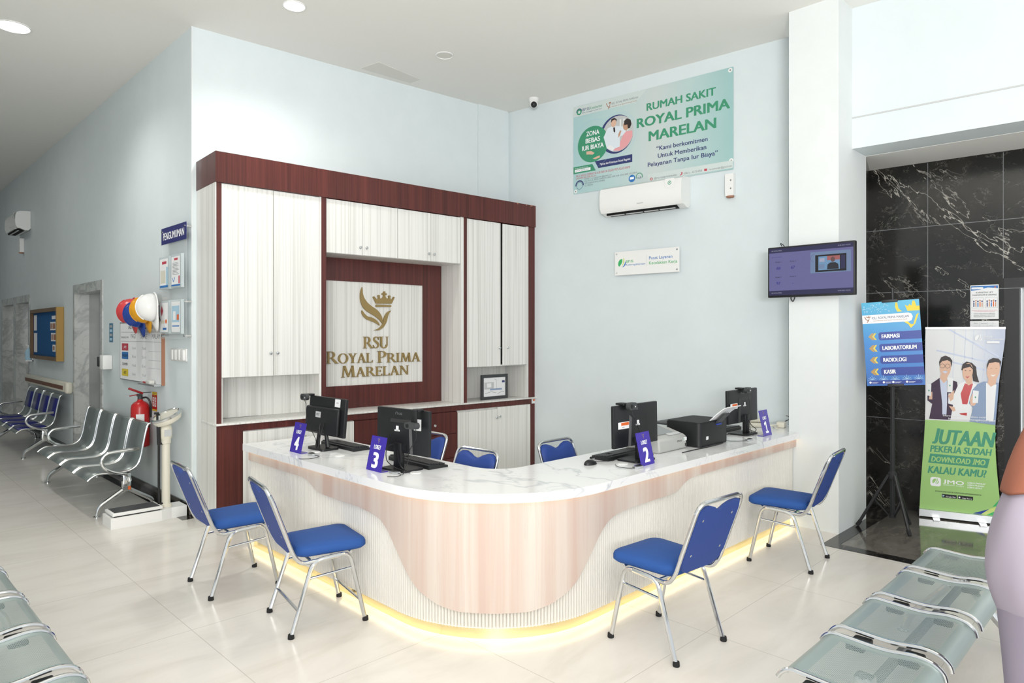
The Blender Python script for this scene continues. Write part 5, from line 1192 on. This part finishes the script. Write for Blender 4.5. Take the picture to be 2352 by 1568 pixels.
mb = MB().rect(.002, .138, 1.035, 1.06, -.0026, 0).rect(.002, .138, .872, .888, -.0026, 0).text('PEMADAM API', .07, 1.043, .11, .011, -.003, 2, 'c', .01).text('APAR', .07, 1.017, .05, .012, -.003, 0, 'c', .01)
for i in range(4): mb.rect(.018+(i % 2)*.058, .064+(i % 2)*.058, .965-.05*(i//2), 1.008-.05*(i//2), -.0028, 1)
for i in range(4): mb.rect(.03+(i % 2)*.058, .05+(i % 2)*.058, .975-.05*(i//2), 1.0-.05*(i//2), -.0032, 3)
mb.build('printed_text', ['yellow', 'paper', 'text_black', 'red'], t, ang=0)
# whiteboard
t = wallthing('whiteboard', 'duty roster whiteboard with coloured squares under the four helmets', 'whiteboard', 8.433, .004)
Lb = 1.349
MB().box(0, Lb, -.022, 0, 1.15, 1.77).build('board', 'paper', t, ang=0)
MB().box(-.008, Lb+.008, -.026, .0, 1.764, 1.775).box(-.008, Lb+.008, -.026, .0, 1.142, 1.152).box(-.008, .0, -.026, .0, 1.15, 1.77).build('frame', 'aluminium', t, ang=0)
MB().box(Lb, Lb+.012, -.026, .004, 1.142, 1.775).build('edge_board', 'copper', t, ang=0)
mb = MB(); y = -.0226
mb.text('JADWAL TIM CODE RED', .28, 1.70, .80, .036, y, 0, bold=.015)
for s, x, w in (('PENANGGUNG JAWAB', .02, .27), ('PAGI', .37, .16), ('SORE', .70, .2), ('MALAM', 1.06, .24)): mb.text(s, x, 1.60, w, .022 if x < .1 else .05, y, 1)
for z in (1.665, 1.565): mb.rect(.02, 1.33, z, z+.003, y, 1)
for z in (1.47, 1.38, 1.30): mb.rect(.95, 1.33, z, z+.002, y, 1)
for i, (s, m_, c_) in enumerate((('API', 2, 5), ('PASIEN', 3, 0), ('DOKUMEN', 6, 0), ('ASET', 4, 0))):
    z = 1.465-i*.093; mb.rect(.05, .28, z, z+.078, y, m_); mb.text(s, .165, z+.024, .09 if len(s) < 5 else .19, .03, y-.0006, c_, 'c', .01)
    for x, s2 in ((.42, ('Lusi', 'Rini', 'Hadi', 'Sandy')[i]), (.75, ('Yanti', 'Sri', 'Eni', 'Yudi')[i])): mb.text(s2, x, z+.02, .12, .028, y, 7)
mb.build('writing', ['text_black', 'text_grey', 'text_red', 'blue_print', 'yellow', 'text_white', 'paper', 'faint_grey'], t, ang=0)
MB().box(.85, Lb, -.09, -.026, 1.135, 1.15).build('tray', 'aluminium', t, ang=0)
tag(MB().box(-.06, .06, -.025, .025, 0, .035, bev=.008).build('board_eraser', 'foil', None, (C0[0]-.065, 7.30, 1.1505)), 'small grey eraser on the tray of the whiteboard', 'eraser').rotation_euler = (0, 0, PI/2)
tag(MB().tube([(0, -.05, .009), (0, .05, .009)], .008, 8).build('marker_pen', 'red', None, (C0[0]-.065, 7.46, 1.150)), 'red marker on the tray of the whiteboard', 'marker')
# helmets
t = wallthing('helmet_rail', 'dark hook rail on the wall behind the four helmets', 'rail', 8.05, .002)
MB().box(0, 1.02, -.02, 0, 1.80, 1.93).build('rail', 'black_matte', t, ang=0)
for i in range(4): MB().tube([(.18+i*.26, -.02, 1.90), (.18+i*.26, -.07, 1.90), (.18+i*.26, -.08, 1.93)], .006, 6).build('hook', 'dark_grey', t)
def helmet(label, loc, m, tw=0.):
    t = thing('safety_helmet', label, 'helmet', loc, 0, 'safety helmets hung in a row')
    R = Matrix.Rotation(-PI/2, 4, 'Y')                   # crown towards -x, visor down
    R = Matrix.Rotation(tw, 4, 'X')@R
    bm = bmesh.new(); bmesh.ops.create_uvsphere(bm, u_segments=32, v_segments=16, radius=1)
    for v in list(bm.verts):
        if v.co.z < -.01: bm.verts.remove(v)
    for v in bm.verts: v.co = (v.co.x*.135, v.co.y*.112, max(0, v.co.z)**.9*.155)
    o = MB().bm(bm).build('shell', m, t, ang=60); o.matrix_local = R
    s = o.modifiers.new('s', 'SOLIDIFY'); s.thickness = .003
    v = []; n = 36
    for k in range(n):
        a = 2*PI*k/n; e = .012+.085*max(0, -math.cos(a))**3
        for q, dz in ((0, .004), (1, -.006-.02*max(0, -math.cos(a))**3)): v.append(((.135+q*e)*math.cos(a), (.112+q*e*.7)*math.sin(a), dz))
    o2 = MB().add(v, [(2*k, 2*((k+1) % n), 2*((k+1) % n)+1, 2*k+1) for k in range(n)]).build('brim', m, t, ang=60); o2.matrix_local = R
    s = o2.modifiers.new('s', 'SOLIDIFY'); s.thickness = .003
    o3 = MB().tube([(x, 0, z) for x, z in [(.137*math.cos(a), .157*abs(math.sin(a))**.9) for a in [PI*.18+PI*.64*k/16 for k in range(17)]]], .005, 6).build('ridge', m, t); o3.matrix_local = R
    MB().tube(bez([(.02, -.06, -.06), (.05, -.03, -.13), (.05, .03, -.13), (.02, .06, -.06)], 6), .004, 6).build('chin_strap', 'black', t)
helmet('red safety helmet at the far end of the row over the whiteboard', (2.18, 7.73, 1.88), 'helmet_red', .1)
helmet('blue safety helmet between the red and yellow ones', (2.17, 7.478, 1.845), 'helmet_blue', -.1)
helmet('yellow safety helmet between the blue and white ones', (2.16, 7.228, 1.885), 'helmet_yellow', .05)
helmet('white safety helmet nearest the announcement board', (2.14, 6.975, 1.90), 'white_gloss', -.05)
# announcement board
t = wallthing('announcement_board', 'clear acrylic announcement board with a blue title strip and brochure pockets', 'notice board', 6.99, .050)
MB().box(0, .65, -.004, 0, 1.60, 2.655).build('clear_panel', 'acrylic', t, ang=0)
MB().box(0, .65, -.009, -.0045, 2.50, 2.655).text('PENGUMUMAN', .05, 2.54, .555, .07, -.0096, 1, bold=.03).build('title_strip', ['navy', 'text_white'], t, ang=0)
for x, z in ((.03, 2.62), (.62, 2.62), (.03, 1.94), (.62, 1.94), (.03, 1.63), (.62, 1.63)):
    MB().lathe([(.012, 0), (.012, .062)], 12, X=Matrix.Translation((x, .046, z))@Matrix.Rotation(PI/2, 4, 'X')).build('standoff', 'chrome', t)
k = 0
for z0, hh in ((2.075, .30), (1.655, .305)):
    for x0 in (.02, .335):
        pk = MB().box(x0, x0+.26, -.034, -.032, z0, z0+hh).box(x0, x0+.012, -.032, -.006, z0, z0+hh).box(x0+.248, x0+.26, -.032, -.006, z0, z0+hh).box(x0, x0+.26, -.032, -.006, z0-.006, z0).build('pocket', 'acrylic_edge', t, ang=0)
        mb = MB().rect(x0+.02, x0+.24, z0+.01, z0+hh-.02, -.0345, 0)
        if k == 0: mb.rect(x0+.08, x0+.2, z0+.23, z0+.255, -.035, 1).rect(x0+.02, x0+.24, z0+.01, z0+.03, -.035, 2).rect(x0+.19, x0+.24, z0+.03, z0+.20, -.0352, 3).rect(x0+.04, x0+.17, z0+.05, z0+.17, -.035, 4)
        if k == 1:
            mb.rect(x0+.09, x0+.18, z0+.245, z0+.265, -.035, 1).rect(x0+.02, x0+.24, z0+.01, z0+.025, -.035, 2).rect(x0+.2, x0+.23, z0+.03, z0+.1, -.035, 1).line([(x0+.04, z0+.09), (x0+.07, z0+.05), (x0+.11, z0+.09)], .01, -.035, 2)
            for i in range(9): mb.rect(x0+.045, x0+.21-(i % 3)*.02, z0+.115+i*.013, z0+.119+i*.013, -.035, 5)
        if k == 2: mb.flat([(x0+.04, z0+.21), (x0+.075, z0+.26), (x0+.11, z0+.21), (x0+.075, z0+.16)], -.035, 1).ell(x0+.19, z0+.11, .025, .02, -.035, 6).rect(x0+.1, x0+.2, z0+.03, z0+.05, -.035, 2).rect(x0+.05, x0+.15, z0+.09, z0+.12, -.035, 4)
        if k == 3: mb.rect(x0+.03, x0+.22, z0+.10, z0+.25, -.035, 3).rect(x0+.06, x0+.13, z0+.12, z0+.20, -.0353, 0).rect(x0+.04, x0+.22, z0+.06, z0+.07, -.035, 2).rect(x0+.16, x0+.21, z0+.12, z0+.17, -.0353, 6)
        mb.build('brochure', ['paper', 'text_red', 'blue_print', 'pale_blue', 'cream', 'text_grey', 'orange'], pk, ang=0); k += 1
t = wallthing('switch_panel', 'white bank of four light switch modules near the wall corner', 'switch', 6.866, .002)
MB().box(0, .40, -.012, 0, 1.395, 1.512, bev=.003).build('plate', 'white', t)
for i in range(4):
    MB().box(.02+i*.094, .095+i*.094, -.03, -.012, 1.405, 1.50, bev=.004).build('switch_module', 'white_gloss', t)
t = wallthing('info_card', 'small blue striped card on the corridor wall left of the whiteboard', 'card', 8.965, .002)
MB().box(0, .14, -.002, 0, 1.552, 1.772).build('card', 'felt_light', t, ang=0)
mb = MB()
for i in range(4): mb.rect(.02, .12, 1.57+i*.05, 1.60+i*.05, -.0026, i % 2)
mb.build('printed_text', ['pale_blue', 'faint_grey'], t, ang=0)
t = wallthing('access_reader', 'white wall box with black sensor beside the near corridor lift', 'reader', 9.0, .002)
MB().box(.02, .16, -.10, 0, 1.235, 1.40, bev=.01).build('body', 'white', t)
MB().box(-.16, .02, -.06, -.045, 1.27, 1.285).build('arm', 'white', t, ang=0)
MB().box(-.19, -.13, -.075, -.03, 1.26, 1.375, bev=.004).box(-.09, -.05, -.07, -.04, 1.28, 1.37, bev=.004).build('sensor', 'black', t)
t = wallthing('bulletin_board', 'gold framed bulletin board with blue felt between the corridor lifts', 'notice board', 13.06, .004)
MB().box(.05, 1.80, -.045, -.0, 1.30, 1.98).build('felt_panel', 'felt', t, ang=0)
fr = MB().box(0, 1.85, -.085, 0, 1.97, 2.025).box(0, 1.85, -.085, 0, 1.262, 1.315).box(0, .05, -.085, 0, 1.315, 1.97).build('frame', 'brown_frame', t, ang=0)
MB().box(1.80, 1.852, -.088, 0, 1.26, 2.026).build('side_rail', 'gold_frame', t, ang=0)
mb = MB()
for x, z, w, h in ((.10, 1.70, .2, .24), (.10, 1.36, .22, .3), (1.35, 1.86, .25, .05), (1.25, 1.70, .35, .12), (1.3, 1.54, .35, .12), (1.4, 1.39, .2, .1)): mb.box(x, x+w, -.048, -.0455, z, z+h)
for x, z, w, h in ((1.27, 1.72, .09, .08), (1.4, 1.72, .09, .08), (1.5, 1.72, .07, .08), (1.33, 1.56, .09, .08), (1.46, 1.56, .14, .08), (1.43, 1.41, .1, .06)): mb.box(x, x+w, -.0492, -.048, z, z+h, 1)
mb.build('pinned_papers', ['paper', 'copper'], t, ang=0, kind='stuff')
t = wallthing('hand_rail', 'cream corridor handrail with a brown strip left of the near lift', 'handrail', 13.5, .003)
MB().box(0, 2.72, -.075, 0, .845, .985, bev=.02).build('rail', 'cream', t)
MB().box(.0, 2.60, -.078, -.074, .88, .935).build('brown_strip', 'brown_strip', t, ang=0)
MB().box(2.70, 2.82, -.085, 0, .835, .992, bev=.03, seg=3).build('end_cap', 'cream', t)
t = wallthing('sanitizer_dispenser', 'hand sanitizer bottle in a white wall holder left of the bulletin board', 'dispenser', 13.45, .003)
MB().box(0, .14, -.10, 0, 1.20, 1.22).box(0, .14, -.012, 0, 1.20, 1.36).build('holder', 'white', t, ang=0)
MB().lathe([(.04, 1.22), (.042, 1.24), (.042, 1.36), (.02, 1.39), (.012, 1.42)], 16, X=Matrix.Translation((.07, -.055, 0))).build('bottle', 'pale_blue', t)
MB().tube([(.07, -.055, 1.42), (.07, -.055, 1.46), (.07, -.09, 1.465)], .008, 8).build('pump', 'white', t)

# ------------------------------------------------------------------ the person at the right edge
PX = W(2.22, 1.82)
t = thing('person', 'person in a lavender tunic, grey trousers and rust headscarf at the right edge', 'person', (PX[0], PX[1], 0), -PI/4)
# local: x = right in the photo, y = away. body: one skinned surface
pts = {'pel': (0, 0, .86, .13, .11), 'wst': (0, .0, 1.04, .115, .09), 'chs': (0, .01, 1.20, .125, .09), 'nck': (0, .01, 1.36, .05, .05), 'hd0': (.0, .0, 1.44, .06, .065), 'hd1': (.0, -.005, 1.53, .078, .09), 'hd2': (0, 0, 1.61, .05, .06)}
edges = [('pel', 'wst'), ('wst', 'chs'), ('chs', 'nck'), ('nck', 'hd0'), ('hd0', 'hd1'), ('hd1', 'hd2')]
for s, n_ in ((-1, 'l'), (1, 'r')):
    pts.update({'hip'+n_: (s*.09, 0, .80, .085, .085), 'kne'+n_: (s*.085, -.01, .46, .055, .058), 'ank'+n_: (s*.08, .01, .09, .036, .04), 'toe'+n_: (s*.085, -.13, .03, .035, .02),
                'shd'+n_: (s*.11, .0, 1.28, .045, .045), 'elb'+n_: (s*.115, -.08, 1.04, .034, .034), 'wri'+n_: (s*.09, -.17, .90, .024, .022), 'plm'+n_: (s*.085, -.235, .885, .030, .015)})
    edges += [('pel', 'hip'+n_), ('hip'+n_, 'kne'+n_), ('kne'+n_, 'ank'+n_), ('ank'+n_, 'toe'+n_), ('chs', 'shd'+n_), ('shd'+n_, 'elb'+n_), ('elb'+n_, 'wri'+n_), ('wri'+n_, 'plm'+n_)]
    for i in range(4):
        a, b, c_ = 'f%d%s0' % (i, n_), 'f%d%s1' % (i, n_), 'f%d%s2' % (i, n_); q = (i-1.5)*.017; l_ = (.03, .036, .034, .026)[i]
        pts[a] = (s*(.085)+q, -.262, .884, .009, .009); pts[b] = (s*.083+q*1.05, -.262-l_, .872, .008, .008); pts[c_] = (s*.082+q, -.262-l_*1.7, .850, .0075, .0075)
        edges += [('plm'+n_, a), (a, b), (b, c_)]
    pts['t0'+n_] = (s*.085-s*.032, -.215, .890, .011, .010); pts['t1'+n_] = (s*.085-s*.046, -.245, .882, .009, .009); edges += [('wri'+n_, 't0'+n_), ('t0'+n_, 't1'+n_)]
names = list(pts); me = bpy.data.meshes.new('body'); me.from_pydata([pts[k][:3] for k in names], [(names.index(a), names.index(b)) for a, b in edges], [])
me.materials.append(M['skin']); bo = bpy.data.objects.new('body', me); COL.objects.link(bo); bo.parent = t
sk = bo.modifiers.new('skin', 'SKIN'); sk.use_smooth_shade = True
for i, k in enumerate(names): me.skin_vertices[0].data[i].radius = pts[k][3:5]
me.skin_vertices[0].data[names.index('pel')].use_root = True
ss_ = bo.modifiers.new('sub', 'SUBSURF'); ss_.levels = 1; ss_.render_levels = 2
# face
MB().add([(-.012, -.095, 1.515), (.012, -.095, 1.515), (0, -.092, 1.55), (0, -.118, 1.518), (0, -.098, 1.508)], [(0, 3, 2), (3, 1, 2), (0, 4, 3), (4, 1, 3)]).build('nose', 'skin', t, ang=80)
for s in (-1, 1):
    bm = bmesh.new(); bmesh.ops.create_uvsphere(bm, u_segments=12, v_segments=8, radius=.0085); MB().bm(bm, 0, Matrix.Translation((s*.030, -.0785, 1.545))).build('eye', 'white', t)
    MB().ell(s*.030, 1.545, .004, .004, -.0872).build('pupil', 'hair', t, ang=0)
MB().box(-.018, .018, -.094, -.084, 1.486, 1.493, bev=.003).build('mouth', 'text_red', t)
def loft(rows, m, name, n=40, skip=None):
    v = []; f = []
    for i, (z, a, b, ox, oy) in enumerate(rows):
        for k in range(n):
            an = 2*PI*k/n; zz = z(an) if callable(z) else z
            w_ = 1+.02*math.sin(5*an+zz*9)+.012*math.sin(9*an-zz*14)
            v.append((ox+a*w_*math.cos(an), oy+b*w_*math.sin(an), zz))
    for i in range(len(rows)-1):
        for k in range(n):
            if skip and skip(i, 2*PI*(k+.5)/n): continue
            f.append((i*n+k, i*n+(k+1) % n, (i+1)*n+(k+1) % n, (i+1)*n+k))
    mb = MB().add(v, f); o = mb.build(name, m, t, ang=80)
    s = o.modifiers.new('s', 'SOLIDIFY'); s.thickness = .004; u_ = o.modifiers.new('u', 'SUBSURF'); u_.levels = 1; u_.render_levels = 1
    return o
loft([(lambda a: .735-.02*math.cos(a-2.6), .19, .165, .0, 0), (.79, .216, .18, -.004, 0), (.86, .230, .19, -.004, 0), (.94, .226, .185, -.002, 0), (1.03, .21, .168, .0, 0), (1.10, .188, .15, .004, 0), (1.16, .172, .142, .005, .0), (1.185, .168, .14, .004, .0)], 'tunic', 'tunic')
loft([(lambda a: 1.17+.03*math.cos(a), .170, .142, .005, 0), (1.22, .160, .135, .0, 0), (1.27, .13, .12, .0, 0), (1.33, .08, .08, 0, 0), (1.39, .062, .06, 0, 0)], 'tunic_white', 'tunic_yoke')
for s in (-1, 1):
    mb = MB(); P = bez([(s*.09, -.04, 1.215), (s*.115, -.06, 1.13), (s*.115, -.085, 1.04), (s*.11, -.13, .96), (s*.092, -.165, .91)], 6)
    mb.tube(P, [.058-.024*i/(len(P)-1) for i in range(len(P))], 14).build('sleeve', 'tunic_white', t, ang=80)
    rows = [(.03, .075, .085, s*.085, .0), (.25, .082, .09, s*.085, .0), (.50, .092, .10, s*.088, -.0), (.70, .105, .125, s*.092, 0), (.84, .11, .14, s*.09, 0)]
    loft(rows, 'trousers', 'trousers', 24)
    MB().zprism([(s*.085+.045*math.cos(a)*(1 if math.sin(a) > 0 else .9), -.06+.13*math.sin(a)) for a in [2*PI*k/18 for k in range(18)]], 0, .035).build('shoe', 'black', t)
hem = lambda a: 1.10+.20*(1+math.sin(a+PI+.55))/2*1.0 if False else 1.115+.17*max(0, math.cos(a+PI/3.2))+.05*max(0, -math.sin(a))
loft([(hem, .192, .16, .0, .0), (lambda a: hem(a)*.5+.5*1.30, .168, .148, 0, .0), (1.325, .122, .115, 0, .0), (1.375, .09, .085, 0, .0), (1.43, .080, .088, 0, .008), (1.50, .088, .102, 0, .012), (1.56, .088, .102, 0, .014), (1.61, .075, .085, 0, .014), (1.645, .04, .05, 0, .012), (1.655, .004, .004, 0, .012)], 'rust', 'headscarf', 40, lambda i, a: i in (4, 5, 6) and abs(a-1.5*PI) < .85)
